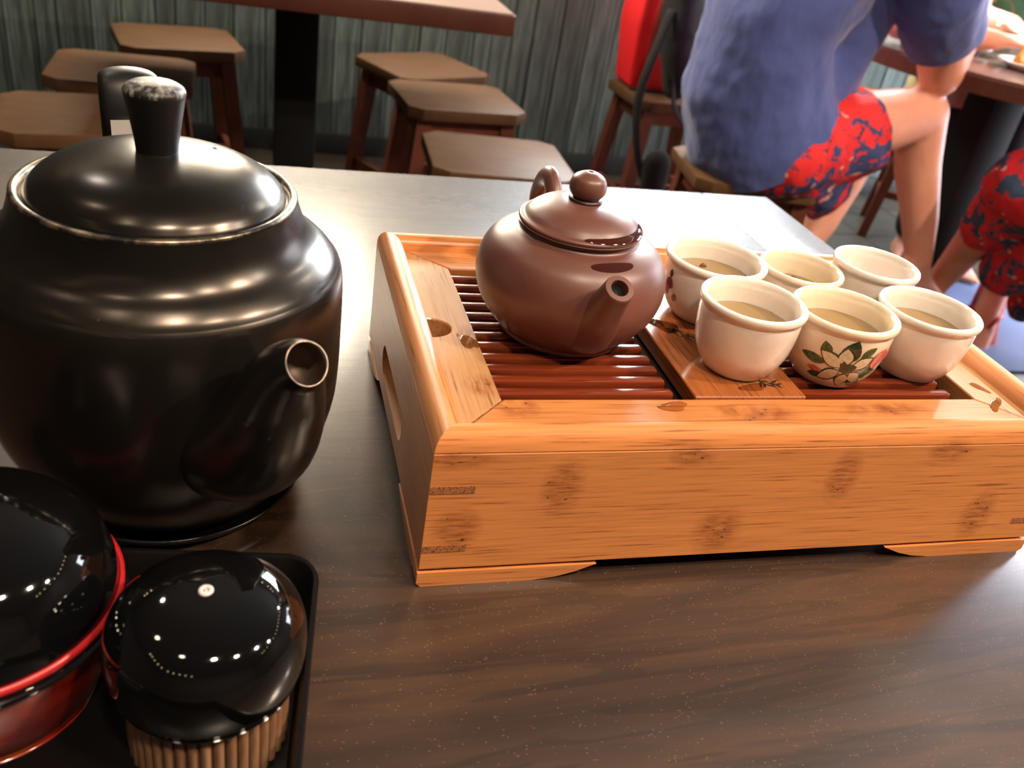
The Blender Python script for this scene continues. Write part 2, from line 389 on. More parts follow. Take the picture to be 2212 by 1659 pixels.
def capsule(path, n=14):
    """tube with rounded ends (extra rings)"""
    path = [tuple(p) for p in path]
    def ends(p, q):
        d = (Vector(p[:3])-Vector(q[:3])).normalized(); out = []
        for a in (75, 50, 25):
            a = math.radians(a); s = math.cos(a)
            c = Vector(p[:3])+d*p[3]*math.sin(a)
            out.append((*c, *[x*s for x in p[3:]]))
        return out
    e0 = ends(path[0], path[1]); e1 = ends(path[-1], path[-2])
    return tube(e0+path+e1[::-1], n)
def merge(*vfs):
    v, f = [], []
    for a, b in vfs:
        o = len(v); v += list(a); f += [tuple(i+o for i in q) for q in b]
    return v, f
def box_bm(x0, x1, y0, y1, z0, z1, bev=0.0, seg=2):
    bm = bmesh.new(); bmesh.ops.create_cube(bm, size=1)
    for q in bm.verts: q.co = Vector(((x0+x1)/2+q.co.x*(x1-x0), (y0+y1)/2+q.co.y*(y1-y0), (z0+z1)/2+q.co.z*(z1-z0)))
    if bev > 0: bmesh.ops.bevel(bm, geom=list(bm.edges), offset=bev, segments=seg, affect='EDGES', profile=0.5)
    return bm
def prism_bm(poly, z0, z1, bev=0.0, seg=2):
    bm = bmesh.new(); vs = [bm.verts.new((x, y, z0)) for x, y in poly]
    fc = bm.faces.new(vs); r = bmesh.ops.extrude_face_region(bm, geom=[fc])
    for e in r['geom']:
        if isinstance(e, bmesh.types.BMVert): e.co.z = z1
    bmesh.ops.recalc_face_normals(bm, faces=bm.faces)
    if bev > 0:
        ed = [e for e in bm.edges if abs(e.verts[0].co.z-e.verts[1].co.z) < 1e-7]
        bmesh.ops.bevel(bm, geom=ed, offset=bev, segments=seg, affect='EDGES', profile=0.5)
    return bm
def baked(o, name):
    dg = bpy.context.evaluated_depsgraph_get(); dg.update()
    me = bpy.data.meshes.new_from_object(o.evaluated_get(dg)); me.name = name; return me
def organic(name, shapes, mat, parent, voxel=0.01, smooth=6, loc=None, displace=None, cut=None):
    """closed shapes fused into one continuous surface (voxel remesh + smoothing)"""
    tmp = mesh_obj('tmp', merge(*shapes), None)
    m = tmp.modifiers.new('r', 'REMESH'); m.mode = 'VOXEL'; m.voxel_size = voxel
    s = tmp.modifiers.new('s', 'SMOOTH'); s.iterations = smooth; s.factor = 0.5
    if displace:
        tx = bpy.data.textures.new('fold', 'CLOUDS'); tx.noise_scale = displace[1]
        d = tmp.modifiers.new('d', 'DISPLACE'); d.texture = tx; d.strength = displace[0]; d.mid_level = 0.5
    me = baked(tmp, name); bpy.data.objects.remove(tmp)
    if cut:
        bm = bmesh.new(); bm.from_mesh(me)
        for co, no in cut: bmesh.ops.bisect_plane(bm, geom=list(bm.verts)+list(bm.edges)+list(bm.faces), plane_co=co, plane_no=no, clear_outer=True)
        bm.to_mesh(me); bm.free()
    return link_mesh(name, me, mat, parent, True, loc)
def copy_tree(root, loc, rz, label, group):
    r = root.copy(); COL.objects.link(r); r.location = loc; r.rotation_euler = (0, 0, rz); r['label'] = label; r['group'] = group
    for ch in root.children:
        c = ch.copy(); COL.objects.link(c); c.parent = r
    return r

# ================================================================== ROOM
FZ = -0.75; CZ = 2.05; XL, XR, YB, YF = -3.0, 3.4, 2.9, -3.0
struct(bm_obj('floor', box_bm(XL, XR, YF, YB, FZ-0.05, FZ), 'floor', smooth=False))
struct(bm_obj('ceiling', box_bm(XL, XR, YF, YB, CZ, CZ+0.05), 'ceiling', smooth=False))
struct(bm_obj('wall_left', box_bm(XL-0.06, XL, YF, YB, FZ, CZ), 'dark_wall', smooth=False))
struct(bm_obj('wall_front', box_bm(XL, XR, YF-0.06, YF, FZ, CZ), 'dark_wall', smooth=False))
WZ = 0.58
# back wall: plank wainscot below, plaster with two lit windows above
wb = struct(bm_obj('wall_back', box_bm(XL, XR, YB+0.02, YB+0.08, FZ, WZ), 'dark_wall', smooth=False))
W1 = (-0.50, 0.40, 0.60, 1.36); W2 = (1.08, 3.0, 0.60, 1.42)
def panel(x0, x1, z0, z1): return bm_obj('plaster_panel', box_bm(x0, x1, YB+0.0, YB+0.08, z0, z1), 'plaster', wb, False)
panel(XL, XR, W2[3], CZ); panel(XL, W1[0], WZ, W2[3]); panel(W1[1], W2[0], WZ, W2[3]); panel(W2[1], XR, WZ, W2[3])
panel(W1[0], W1[1], WZ, W1[2]); panel(W1[0], W1[1], W1[3], W2[3]); panel(W2[0], W2[1], WZ, W2[2])
pk = {}
x = XL+0.02
while x < XR-0.03:
    wd = random.choice((0.062, 0.074, 0.088, 0.10))
    if x+wd > XR: break
    if wd not in pk:
        o = bm_obj('plank', box_bm(-wd/2+0.0015, wd/2-0.0015, -0.010, 0.010, FZ+0.001, WZ-0.001, 0.003, 1), 'plank', wb); pk[wd] = o
    else:
        o = pk[wd].copy(); COL.objects.link(o); o.parent = wb
    o.location = (x+wd/2, YB+0.008+random.uniform(-0.004, 0.003), 0); x += wd
struct(bm_obj('baseboard_back', box_bm(XL, XR, YB-0.028, YB-0.008, FZ, FZ+0.07, 0.003), 'skirting'))
def window(name, b, mat, nx):
    x0, x1, z0, z1 = b
    fr = [box_bm(x0, x1, YB-0.02, YB+0.05, z0, z0+0.03), box_bm(x0, x1, YB-0.02, YB+0.05, z1-0.03, z1)]
    bm = fr[0]; me = bpy.data.meshes.new('t'); fr[1].to_mesh(me); bm.from_mesh(me)
    for i in range(nx+1):
        xx = x0 + (x1-x0-0.03)*i/nx; b2 = box_bm(xx, xx+0.03, YB-0.015, YB+0.045, z0+0.03, z1-0.03); b2.to_mesh(me); bm.from_mesh(me)
    root = struct(bm_obj(name, bm, 'frame', None, False))
    for i in range(nx):
        xx = x0 + (x1-x0-0.03)*i/nx
        bm_obj('pane', box_bm(xx+0.03, xx+(x1-x0-0.03)/nx, YB+0.01, YB+0.016, z0+0.03, z1-0.03), mat, root, False)
window('window_1', W1, 'pane_warm', 2); window('window_2', W2, 'pane_cool', 4)
# right wall with a glazed shop door towards the street
wr = struct(bm_obj('wall_right', box_bm(XR, XR+0.06, YF, 1.25, FZ, CZ), 'dark_wall', smooth=False))
bm_obj('wall_panel', box_bm(XR, XR+0.06, 2.55, YB, FZ, CZ), 'dark_wall', wr, False)
bm_obj('wall_panel', box_bm(XR, XR+0.06, 1.25, 2.55, 1.15, CZ), 'dark_wall', wr, False)
dr = struct(bm_obj('door_1', box_bm(XR, XR+0.05, 1.25, 1.31, FZ, 1.15), 'frame', None, False))
bm_obj('door_stile', box_bm(XR, XR+0.05, 2.49, 2.55, FZ, 1.15), 'frame', dr, False)
bm_obj('door_stile', box_bm(XR, XR+0.05, 1.87, 1.93, FZ, 1.15), 'frame', dr, False)
bm_obj('pane', box_bm(XR+0.02, XR+0.026, 1.31, 1.87, FZ+0.05, 1.15), 'pane_door', dr, False)
bm_obj('pane', box_bm(XR+0.02, XR+0.026, 1.93, 2.49, FZ+0.05, 1.15), 'pane_door', dr, False)

# ================================================================== OUR TABLE
TH = 0.0171; TX, TY = 0.4862, 0.5736
tb = thing('dining_table', 'dark brown wood-grain restaurant table in the foreground under the tea tray', 'table', (TX, TY, 0), TH)
SEAM = -0.083
bm_obj('tabletop', box_bm(-1.25, SEAM, -0.80, 0, -0.035, 0, 0.0015), 'table', tb, sharp=30)
bm_obj('end_strip', box_bm(SEAM+0.0004, 0, -0.80, 0, -0.035, 0, 0.0015), 'table_y', tb, sharp=30)
bm_obj('edge_band', box_bm(-1.25, 0.0012, -0.80, 0.0012, -0.040, -0.002), 'table_edge', tb, False)
bm_obj('pedestal', box_bm(-0.66, -0.58, -0.44, -0.36, FZ+0.03, -0.04), 'black_metal', tb, False)
bm_obj('pedestal_base', box_bm(-0.86, -0.38, -0.64, -0.16, FZ, FZ+0.03, 0.006), 'black_metal', tb, sharp=30)

# ================================================================== TEA TRAY
W, D, HT, HO, ZL = 0.3483, 0.2188, 0.0855, 0.0797, 0.0774
AX, AY, AB = 0.0391, 0.0402, 0.0376; RW = 0.0140
tray = thing('tea_tray', 'orange bamboo tea tray with slatted draining top under the brown teapot', 'tea tray')
SECT = [(0.0016, 0.0088), (0, 0.0104), (0, 0.0755), (0.0005, 0.0760), (0, 0.0766), (0.0006, 0.0800), (0.0020, 0.0828), (0.0042, 0.0848), (0.0066, 0.0855), (0.0090, 0.0852), (0.0112, 0.0842), (0.0128, 0.0825), (RW, 0.0800), (RW, 0.0120)]
def tray_wall(p0, p1, mat):
    p0, p1 = Vector(p0), Vector(p1); d = (p1-p0).normalized(); nrm = Vector((-d.y, d.x))   # inward = left of travel
    v, f = [], []; k = len(SECT)
    for end, sgn in ((p0, 1), (p1, -1)):
        for o, z in SECT:
            q = end + nrm*o + d*o*sgn; v.append((q.x, q.y, z))
    for i in range(k):
        j = (i+1) % k; f.append((i, j, k+j, k+i))
    f.append(tuple(range(k))[::-1]); f.append(tuple(range(k, 2*k)))
    return v, f
o = mesh_obj('tray_side', tray_wall((0, 0), (W, 0), 0), 'bamboo_front', tray, True, sharp=40)
mesh_obj('tray_side', tray_wall((W, 0), (W, D), 0), 'bamboo_y', tray, True, sharp=40)
mesh_obj('tray_side', tray_wall((W, D), (0, D), 0), 'bamboo_x', tray, True, sharp=40)
# left side carries a long hand slot
side = mesh_obj('tray_side', tray_wall((0, D), (0, 0), 0), 'bamboo_y', None, False)
cut = []
for i in range(12): cut.append((0.149+0.009*math.cos(-PI/2+PI*i/11), 0.032+0.009*math.sin(-PI/2+PI*i/11)))
for i in range(12): cut.append((0.086+0.009*math.cos(PI/2+PI*i/11), 0.032+0.009*math.sin(PI/2+PI*i/11)))
bm = bmesh.new(); vs = [bm.verts.new((-0.01, y, z)) for y, z in cut]; fc = bm.faces.new(vs)
r = bmesh.ops.extrude_face_region(bm, geom=[fc])
for e in r['geom']:
    if isinstance(e, bmesh.types.BMVert): e.co.x = 0.03
cutter = bm_obj('cutter', bm, None, None, False)
bo = side.modifiers.new('slot', 'BOOLEAN'); bo.object = cutter; bo.operation = 'DIFFERENCE'; bo.solver = 'EXACT'
me = baked(side, 'tray_side'); bpy.data.objects.remove(side); bpy.data.objects.remove(cutter)
link_mesh('tray_side', me, 'bamboo_y', tray, True, None, 40)
# corner feet
def foot(cx, cy, sx, sy, lx, ly):
    T = 0.0138; H = 0.0084; cx -= sx*0.0006; cy -= sy*0.0006
    def arm(L, s0, along_x, mat, parent):
        prof = [(s0, 0.0), (L-0.032, 0.0), (L-0.020, 0.0014), (L-0.010, 0.0042), (L-0.003, 0.0072), (L, H), (s0, H)]
        if s0 == 0: prof = [(0.0022, 0.0)] + prof[1:-1] + [(0.0, H), (0.0, 0.0018)]
        bm = bmesh.new()
        vs = [bm.verts.new(((cx+sx*a, cy, z) if along_x else (cx, cy+sy*a, z))) for a, z in prof]
        fc = bm.faces.new(vs); r = bmesh.ops.extrude_face_region(bm, geom=[fc])
        for e in r['geom']:
            if isinstance(e, bmesh.types.BMVert):
                if along_x: e.co.y += sy*T
                else: e.co.x += sx*T
        return bm_obj('foot', bm, mat, parent, False)
    f1 = arm(lx, 0.0, True, 'bamboo_x', tray); arm(ly, T, False, 'bamboo_y', tray)
foot(0.0, 0.0, 1, 1, 0.088, 0.066); foot(W, 0.0, -1, 1, 0.095, 0.066); foot(0.0, D, 1, -1, 0.088, 0.054); foot(W, D, -1, -1, 0.088, 0.054)
bm_obj('drip_pan', box_bm(RW, W-RW, RW, D-RW, 0.0125, 0.0160), 'tray_inside', tray, False)
bm_obj('ledge', box_bm(RW, AX-0.004, RW+0.001, D-RW-0.001, 0.055, 0.0665), 'tray_inside', tray, False) if False else None
# lid rails, mitred at the corners (small joint gap)
g = 0.0006; X0, X1, Y0, Y1 = RW+0.0004, W-RW-0.0004, RW+0.0004, D-RW-0.0004
ZR = 0.0660
front = [(X0+g, Y0), (X1-g, Y0), (W-AX-g, AY), (AX+g, AY)]
# mitre from the inner corner out to the rim at 45 degrees
def rail(name, poly, mat): return bm_obj('lid_rail', prism_bm(poly, ZR, ZL, 0.0006, 1), mat, tray, False)
ym = AY-(AX-X0); rail('f', [(X0, Y0), (X1, Y0), (X1, ym-g), (W-AX-g, AY), (AX+g, AY), (X0, ym-g)], 'bamboo_rail_x')
bl = AX-(AB-(D-Y1)); yb = D-AB
rail('b', [(AX+g, yb), (W-AX-g, yb), (W-bl-g, Y1), (bl+g, Y1)], 'bamboo_rail_x')
notch = [(X0+0.0125*math.cos(a), 0.1085+0.0100*math.sin(a)) for a in [PI/2-PI*i/12 for i in range(13)]]
rail('l', [(X0, ym+g), (AX-g, AY), (AX-g, yb), (bl-g, Y1), (X0, Y1)] + notch, 'bamboo_rail_y')
notchr = [(X1-0.0125*math.cos(a), 0.1085+0.0100*math.sin(a)) for a in [-PI/2+PI*i/12 for i in range(13)]]
rail('r', [(X1, ym+g)] + notchr + [(X1, Y1), (W-bl+g, Y1), (W-AX+g, yb), (W-AX+g, AY)], 'bamboo_rail_y')
# slats
ZS = 0.0754; BX0, BX1 = 0.139, 0.203
edges = [0.1780, 0.1666, 0.1552, 0.1437, 0.1320, 0.1207, 0.1099, 0.0992, 0.0873, 0.0765, 0.0657, 0.0540, 0.0438]
sl = {}
for gi, (xa, xb) in enumerate(((0.030, 0.1315), (0.205, 0.3015))):
    for ye in edges:
        if gi not in sl:
            o = bm_obj('slat', box_bm(xa, xb, -0.0064, 0, ZS-0.0075, ZS, 0.0016, 2), 'slat', tray); sl[gi] = o
        else:
            o = sl[gi].copy(); COL.objects.link(o); o.parent = tray
        o.location = (0, ye, 0)
for xa in (0.133, 0.205, 0.034, 0.3000): bm_obj('cross_bar', box_bm(xa, xa+0.010, AY-0.006, yb+0.006, ZS-0.0160, ZS-0.0078), 'tray_inside', tray, False)
bd = bm_obj('centre_board', box_bm(BX0, BX1, AY+0.0004, yb-0.0004, ZS-0.006, 0.0785, 0.0006, 1), 'board', tray, sharp=30); ZB = 0.0785
for xa, xb, za, zb_ in ((0.0004, 0.0205, 0.0545, 0.0585), (0.0004, 0.0205, 0.0205, 0.0245), (0.331, 0.3478, 0.0210, 0.0250)):
    bm_obj('joint_pin', box_bm(xa, xb, -0.0002, 0.004, za, zb_), 'pin', tray, False)
# twig print on the board
def strokes(name, segs, z, mat, parent):
    v, f = [], []
    for (xa, ya, xb, yb2, wd) in segs:
        d = Vector((xb-xa, yb2-ya)).normalized(); nn = Vector((-d.y, d.x))*wd/2; k = len(v)
        mx, my = (xa+xb)/2, (ya+yb2)/2
        v += [(xa, ya, z), (mx+nn.x, my+nn.y, z), (xb, yb2, z), (mx-nn.x, my-nn.y, z)]; f.append((k, k+1, k+2, k+3))
    return mesh_obj(name, (v, f), mat, parent, False)
for bx, by, a0 in ((0.1835, 0.0545, -60), (0.1890, 0.0530, -20), (0.1500, 0.1180, 200), (0.1560, 0.1100, 240), (0.1620, 0.1030, 250)):
    tw = strokes('twig_print', [(bx+0.004*math.cos(math.radians(a0+180)), by+0.004*math.sin(math.radians(a0+180)), bx+0.004*math.cos(math.radians(a0)), by+0.004*math.sin(math.radians(a0)), 0.0018)], ZB+0.00008, 'ink', tray)
    for k in range(4):
        a = math.radians(a0+(-60, 60, -35, 30)[k]+random.uniform(-12, 12)); Lk = random.uniform(0.004, 0.0075); q = (-0.001, -0.001, 0.0015, 0.002)[k]
        sx, sy = bx+q*math.cos(math.radians(a0)), by+q*math.sin(math.radians(a0))
        strokes('leaf_stroke', [(sx, sy, sx+Lk*math.cos(a), sy+Lk*math.sin(a), 0.0016)], ZB+0.00012, 'ink', tw)

# ================================================================== CLAY TEAPOT
TP = Vector((0.0893, 0.1153, ZS)); Z0 = ZS
pot = thing('clay_teapot', 'small reddish-brown clay teapot with a ball knob on the tray', 'teapot', TP)
def zz(p): return [(r, z-Z0) for r, z in p]
body = spline([(0.0, 0.0770), (0.030, 0.0765), (0.0325, 0.0757), (0.0345, 0.0790), (0.0410, 0.0850), (0.0475, 0.0945), (0.0508, 0.1060), (0.0498, 0.1165), (0.0450, 0.1255), (0.0375, 0.1310), (0.0325, 0.1328), (0.0312, 0.1345), (0.0312, 0.1362), (0.0285, 0.1366)], 5)
mesh_obj('body', lathe(zz(body), 80), 'clay', pot)
mesh_obj('foot_ring', lathe(zz([(0.029, 0.0760), (0.030, 0.0754), (0.0330, 0.0754), (0.0345, 0.0766), (0.0345, 0.0785), (0.030, 0.0790)]), 64), 'clay', pot)
lid = spline([(0.0, 0.1365), (0.0300, 0.1366), (0.0322, 0.1370), (0.0326, 0.1383), (0.0316, 0.1393), (0.0300, 0.1398), (0.0270, 0.1430), (0.0215, 0.1466), (0.0140, 0.1490), (0.0080, 0.1496), (0.0, 0.1498)], 5)
lo = mesh_obj('lid', lathe(zz(lid), 80), 'clay', pot)
kn = spline([(0.0058, 0.1492), (0.0062, 0.1500), (0.0068, 0.1512), (0.0090, 0.1540), (0.0096, 0.1575), (0.0082, 0.1615), (0.0045, 0.1640), (0.0014, 0.1646), (0.0012, 0.1630), (0.0, 0.1625)], 5)
mesh_obj('knob', lathe(zz(kn), 48), 'clay', lo)
mesh_obj('knob_collar', lathe(zz([(0.0085, 0.1488), (0.0088, 0.1500), (0.0080, 0.1512), (0.0060, 0.1516)]), 48), 'clay_dark', lo)
AZ = math.radians(-88)
def pol(az, r, z, *rad): return (r*math.cos(az), r*math.sin(az), z-Z0, *rad)
sp = spline([pol(AZ, 0.034, 0.0980, 0.0170), pol(AZ, 0.0440, 0.1060, 0.0128), pol(AZ, 0.0510, 0.1150, 0.0094), pol(AZ, 0.0560, 0.1230, 0.0080), pol(AZ, 0.0600, 0.1292, 0.0073)], 5)
e = sp[-1]; pv = sp[-2]; dv = (Vector(e[:3])-Vector(pv[:3])).normalized()
def along(k, r): q = Vector(e[:3])+dv*k; return (*q, r)
spo = mesh_obj('spout', tube(sp+[along(0.0007, 0.0070), along(0.0008, 0.0044), along(-0.001, 0.0041), along(-0.006, 0.0038)], 32), 'clay', pot, sharp=50)
mesh_obj('spout_hole', tube([along(-0.0035, 0.0041), along(-0.0058, 0.0040)], 24), 'hole', spo)
HZ = math.radians(90)
hd = spline([pol(HZ, 0.0440, 0.1250, 0.0048, 0.0062), pol(HZ, 0.0500, 0.1345, 0.0047, 0.0064), pol(HZ, 0.0595, 0.1395, 0.0046, 0.0066), pol(HZ, 0.0715, 0.1335, 0.0046, 0.0064), pol(HZ, 0.0780, 0.1200, 0.0044, 0.0060), pol(HZ, 0.0700, 0.1020, 0.0042, 0.0056), pol(HZ, 0.0480, 0.0900, 0.0042, 0.0056)], 6)
mesh_obj('handle', tube(hd, 20), 'clay', pot)
# wet film on the lid's edge and below the neck
def band(parent, name, prof, a0, a1, mat, n=24, taper=True):
    v, f = [], []; m = len(prof)
    for i in range(n+1):
        a = a0+(a1-a0)*i/n; k = math.sin(PI*i/n)**0.4 if taper else 1
        mid = prof[m//2]
        for r, z in prof:
            rr = mid[0]+(r-mid[0])*k; z2 = mid[1]+(z-mid[1])*k
            v.append((rr*math.cos(a), rr*math.sin(a), z2-Z0))
    for i in range(n):
        for j in range(m-1): f.append((i*m+j, (i+1)*m+j, (i+1)*m+j+1, i*m+j+1))
    return mesh_obj(name, (v, f), mat, parent)
band(lo, 'wet_film', [(0.0327, 0.1385), (0.0320, 0.1396), (0.0303, 0.1402), (0.0290, 0.1413)], math.radians(-105), math.radians(-5), 'clay_wet')
band(pot, 'wet_film', [(0.0415, 0.1286), (0.0392, 0.1304), (0.0370, 0.1318)], math.radians(-98), math.radians(-62), 'clay_wet')

# ================================================================== TEA CUPS
def surf(prof, z):
    for (ra, za), (rb, zb2) in zip(prof, prof[1:]):
        if za <= z <= zb2: return ra+(rb-ra)*(z-za)/(zb2-za)
    return prof[-1][0]
def make_cup(x, y, zb, R, h, label, mat, fill=None, scrap=None, decals=None):
    c = thing('tea_cup', label, 'cup', (x, y, zb), 0, 'small porcelain tea cups on the tray')
    outer = [(0.0, 0.0012), (0.50*R, 0.0010), (0.53*R, 0.0), (0.60*R, 0.0002), (0.66*R, 0.05*h), (0.76*R, 0.16*h), (0.865*R, 0.33*h), (0.925*R, 0.55*h), (0.950*R, 0.76*h), (0.945*R, 0.86*h)]
    lip = [(0.960*R, 0.89*h), (0.987*R, 0.912*h), (1.0*R, 0.95*h), (0.985*R, 0.985*h), (0.94*R, 1.0*h), (0.885*R, 0.99*h), (0.850*R, 0.955*h)]
    inner = [(0.835*R, 0.85*h), (0.815*R, 0.60*h), (0.75*R, 0.35*h), (0.60*R, 0.18*h), (0.35*R, 0.11*h), (0.0, 0.10*h)]
    prof = spline(outer, 4)+spline(lip, 4)+spline(inner, 4)
    b = mesh_obj('body', lathe(prof, 72), mat, c)
    if fill:
        zf = fill*h; ri = surf([(r, z) for r, z in reversed(inner)], zf)
        tv = lathe([(0.0, 0.12*h), (0.55*R, 0.19*h), (ri*0.90, zf-0.004), (ri-0.0003, zf-0.0004), (ri-0.0001, zf+0.0002), (ri-0.0012, zf), (0.0, zf)], 56)
        tea_o = mesh_obj('tea', tv, 'tea', c)
        if scrap:
            mesh_obj('tea_leaf', tube(spline([(scrap[0]-0.0020, scrap[1], zf+0.0003, 0.0005), (scrap[0], scrap[1]+0.0005, zf+0.0006, 0.0014), (scrap[0]+0.0020, scrap[1]-0.0004, zf+0.0003, 0.0005)], 3), 8), 'tea_leaf', tea_o)
    so = spline(outer, 4)[8:]
    for di, (nm, m, polys) in enumerate(decals or []):
        v, f = [], []
        for pl in polys:
            k = len(v); cx = sum(p[0] for p in pl)/len(pl); cz = sum(p[1] for p in pl)/len(pl)
            pts = [(cx, cz)]+[(cx+(p[0]-cx)*s, cz+(p[1]-cz)*s) for s in (0.5, 1.0) for p in pl]; n = len(pl)
            for a, z in pts:
                rr = surf(so, max(0.0003, z*h))+0.00012+0.00012*di+0.000012*(len(v)//13); v.append((rr*math.cos(a), rr*math.sin(a), z*h))
            for i in range(n):
                j = (i+1) % n
                f.append((k, k+1+i, k+1+j)); f.append((k+1+i, k+1+n+i, k+1+n+j, k+1+j))
        mesh_obj(nm, (v, f), m, b)
    return c
def leaf(a, z, ang, L, wd, n=6):
    """leaf outline in (azimuth, height-fraction) space, aspect-corrected"""
    ca, sa = math.cos(ang), math.sin(ang); out = []
    for i in range(n+1):
        t = i/n; out.append((L*t, wd*math.sin(PI*t)**0.8*(1-0.3*t)))
    for i in range(n-1, 0, -1):
        t = i/n; out.append((L*t, -wd*math.sin(PI*t)**0.8*(1-0.3*t)))
    return [(a+(x*ca-y*sa)*1.35, z+(x*sa+y*ca)) for x, y in out]
def petal(a, z, ang, L, wd): return leaf(a, z, ang, L, wd, 6)
A5 = math.radians(-104)   # the side of the cup that faces the camera
def flower(a, z):
    pet = [(-0.10, 0.05, 1.75, 0.27, 0.115), (-0.17, 0.02, 2.65, 0.36, 0.10), (-0.15, -0.05, 3.75, 0.34, 0.10), (-0.02, -0.08, 4.75, 0.24, 0.11), (0.06, 0.03, 0.60, 0.31, 0.095), (0.07, -0.05, 5.65, 0.27, 0.095)]
    return [('leaf_print', 'p_green', [leaf(a-0.46, z+0.12, 2.0, 0.24, 0.10), leaf(a-0.46, z+0.02, 3.05, 0.40, 0.085), leaf(a-0.40, z-0.18, 3.35, 0.30, 0.07), leaf(a+0.22, z-0.06, 0.1, 0.36, 0.13), leaf(a+0.10, z-0.20, -0.25, 0.36, 0.10), leaf(a+0.15, z+0.20, 0.7, 0.26, 0.08)]),
            ('dark_leaf_print', 'p_dark', [leaf(a-0.12, z+0.08, 1.35, 0.38, 0.16)]+[leaf(a+p[0]*0.9, z+p[1]*0.9, p[2], p[3]*1.10, p[4]*1.28) for p in pet]),
            ('petal_print', 'p_petal', [petal(a+p[0], z+p[1], p[2], p[3], p[4]) for p in pet]),
            ('flower_heart_print', 'p_dark', [leaf(a-0.17, z-0.03, 0.35, 0.26, 0.10), leaf(a-0.06, z-0.06, 1.9, 0.20, 0.06)]),
            ('bud_print', 'p_pink', [leaf(a-0.80, z-0.12, 0.0, 0.24, 0.05)]), ('pink_flower_print', 'p_pink', [leaf(a+0.50, z+0.10, 1.0, 0.28, 0.11), leaf(a+0.58, z+0.02, 1.9, 0.24, 0.10), leaf(a+0.60, z+0.16, 0.5, 0.24, 0.10)])]
side_flower = [('leaf_print', 'p_dark', [leaf(math.radians(188), 0.66, 1.5, 0.14, 0.05)]), ('petal_print', 'p_maroon', [leaf(math.radians(186), 0.46, 1.4, 0.22, 0.11), leaf(math.radians(182), 0.34, 1.9, 0.20, 0.10), leaf(math.radians(196), 0.30, 1.2, 0.16, 0.06)])]
make_cup(0.1820, 0.1306, ZB, 0.0296, 0.1160-ZB, 'cream tea cup right behind the clay teapot with a maroon flower on its side', 'porcelain', 0.66, (0.0, 0.0125), side_flower)
make_cup(0.2372, 0.1278, ZS, 0.0252, 0.1135-ZS, 'yellowish tea cup in the middle of the back row with a brown leaf scrap floating', 'porcelain_y', 0.62, (0.006, 0.0125))
make_cup(0.2900, 0.1309, ZS, 0.0262, 0.1170-ZS, 'white tea cup at the far right of the back row that shows no tea', 'porcelain_w')
make_cup(0.1752, 0.0717, ZB, 0.0282, 0.1190-ZB, 'plain cream tea cup standing on the front end of the wide centre board', 'porcelain', 0.66)
make_cup(0.2318, 0.0712, ZS, 0.0291, 0.1150-ZS, 'tea cup printed with a large green and white flower facing the camera', 'porcelain_y', 0.68, None, flower(A5, 0.42))
make_cup(0.2900, 0.0762, ZS, 0.0284, 0.1150-ZS, 'plain white tea cup at the right end of the front row beside the tray rim', 'porcelain_w', 0.68)

# ================================================================== WATER ON THE TRAY
def puddle(x, y, z, rx, ry, rot, label, n=28, wob=0.22, hgt=0.00035):
    v, f = [], []; ph = random.uniform(0, 6)
    rings = [(1.0, 0.0), (0.96, 0.45), (0.88, 0.8), (0.70, 0.96), (0.4, 1.0)]
    for s, hh in rings:
        for i in range(n):
            a = 2*PI*i/n; k = s*(1+wob*math.sin(2*a+ph)+wob*0.6*math.sin(3*a+2*ph))
            px, py = rx*k*math.cos(a), ry*k*math.sin(a)
            v.append((px*math.cos(rot)-py*math.sin(rot), px*math.sin(rot)+py*math.cos(rot), hgt*hh))
    for r in range(len(rings)-1):
        for i in range(n): j = (i+1) % n; f.append((r*n+i, r*n+j, (r+1)*n+j, (r+1)*n+i))
    f.append(tuple(range((len(rings)-1)*n, len(rings)*n)))
    o = mesh_obj('water_puddle', (v, f), 'water', None, True, (x, y, z+0.00005))
    return tag(o, label, 'water', 'spilled water on the tea tray')
puddle(0.0335, 0.094, ZL, 0.0038, 0.0085, 0.2, 'small water spill on the left rail of the tray beside the finger hole')
puddle(0.1515, 0.1150, ZB, 0.0075, 0.0085, 0.5, 'water puddle on the centre board between the clay teapot and the back cup')
puddle(0.1240, 0.0335, ZL, 0.0085, 0.0038, 0.0, 'clear water spill on the front rail left of the centre board')
puddle(0.3225, 0.0520, ZL, 0.0025, 0.0065, 0.3, 'thin curved water streak on the right rail near the front corner')
puddle(0.3195, 0.0345, ZL, 0.0030, 0.0085, -0.75, 'long water spill over the mitre joint at the right front corner of the tray', hgt=0.0005)
puddle(0.0290, 0.1010, ZL, 0.0009, 0.0009, 0.0, 'single round water drop on the left rail of the tray', wob=0.05, hgt=0.0005)
puddle(0.1760, 0.0495, ZB, 0.0095, 0.0030, 0.1, 'water gathered at the base of the cup on the front end of the centre board')

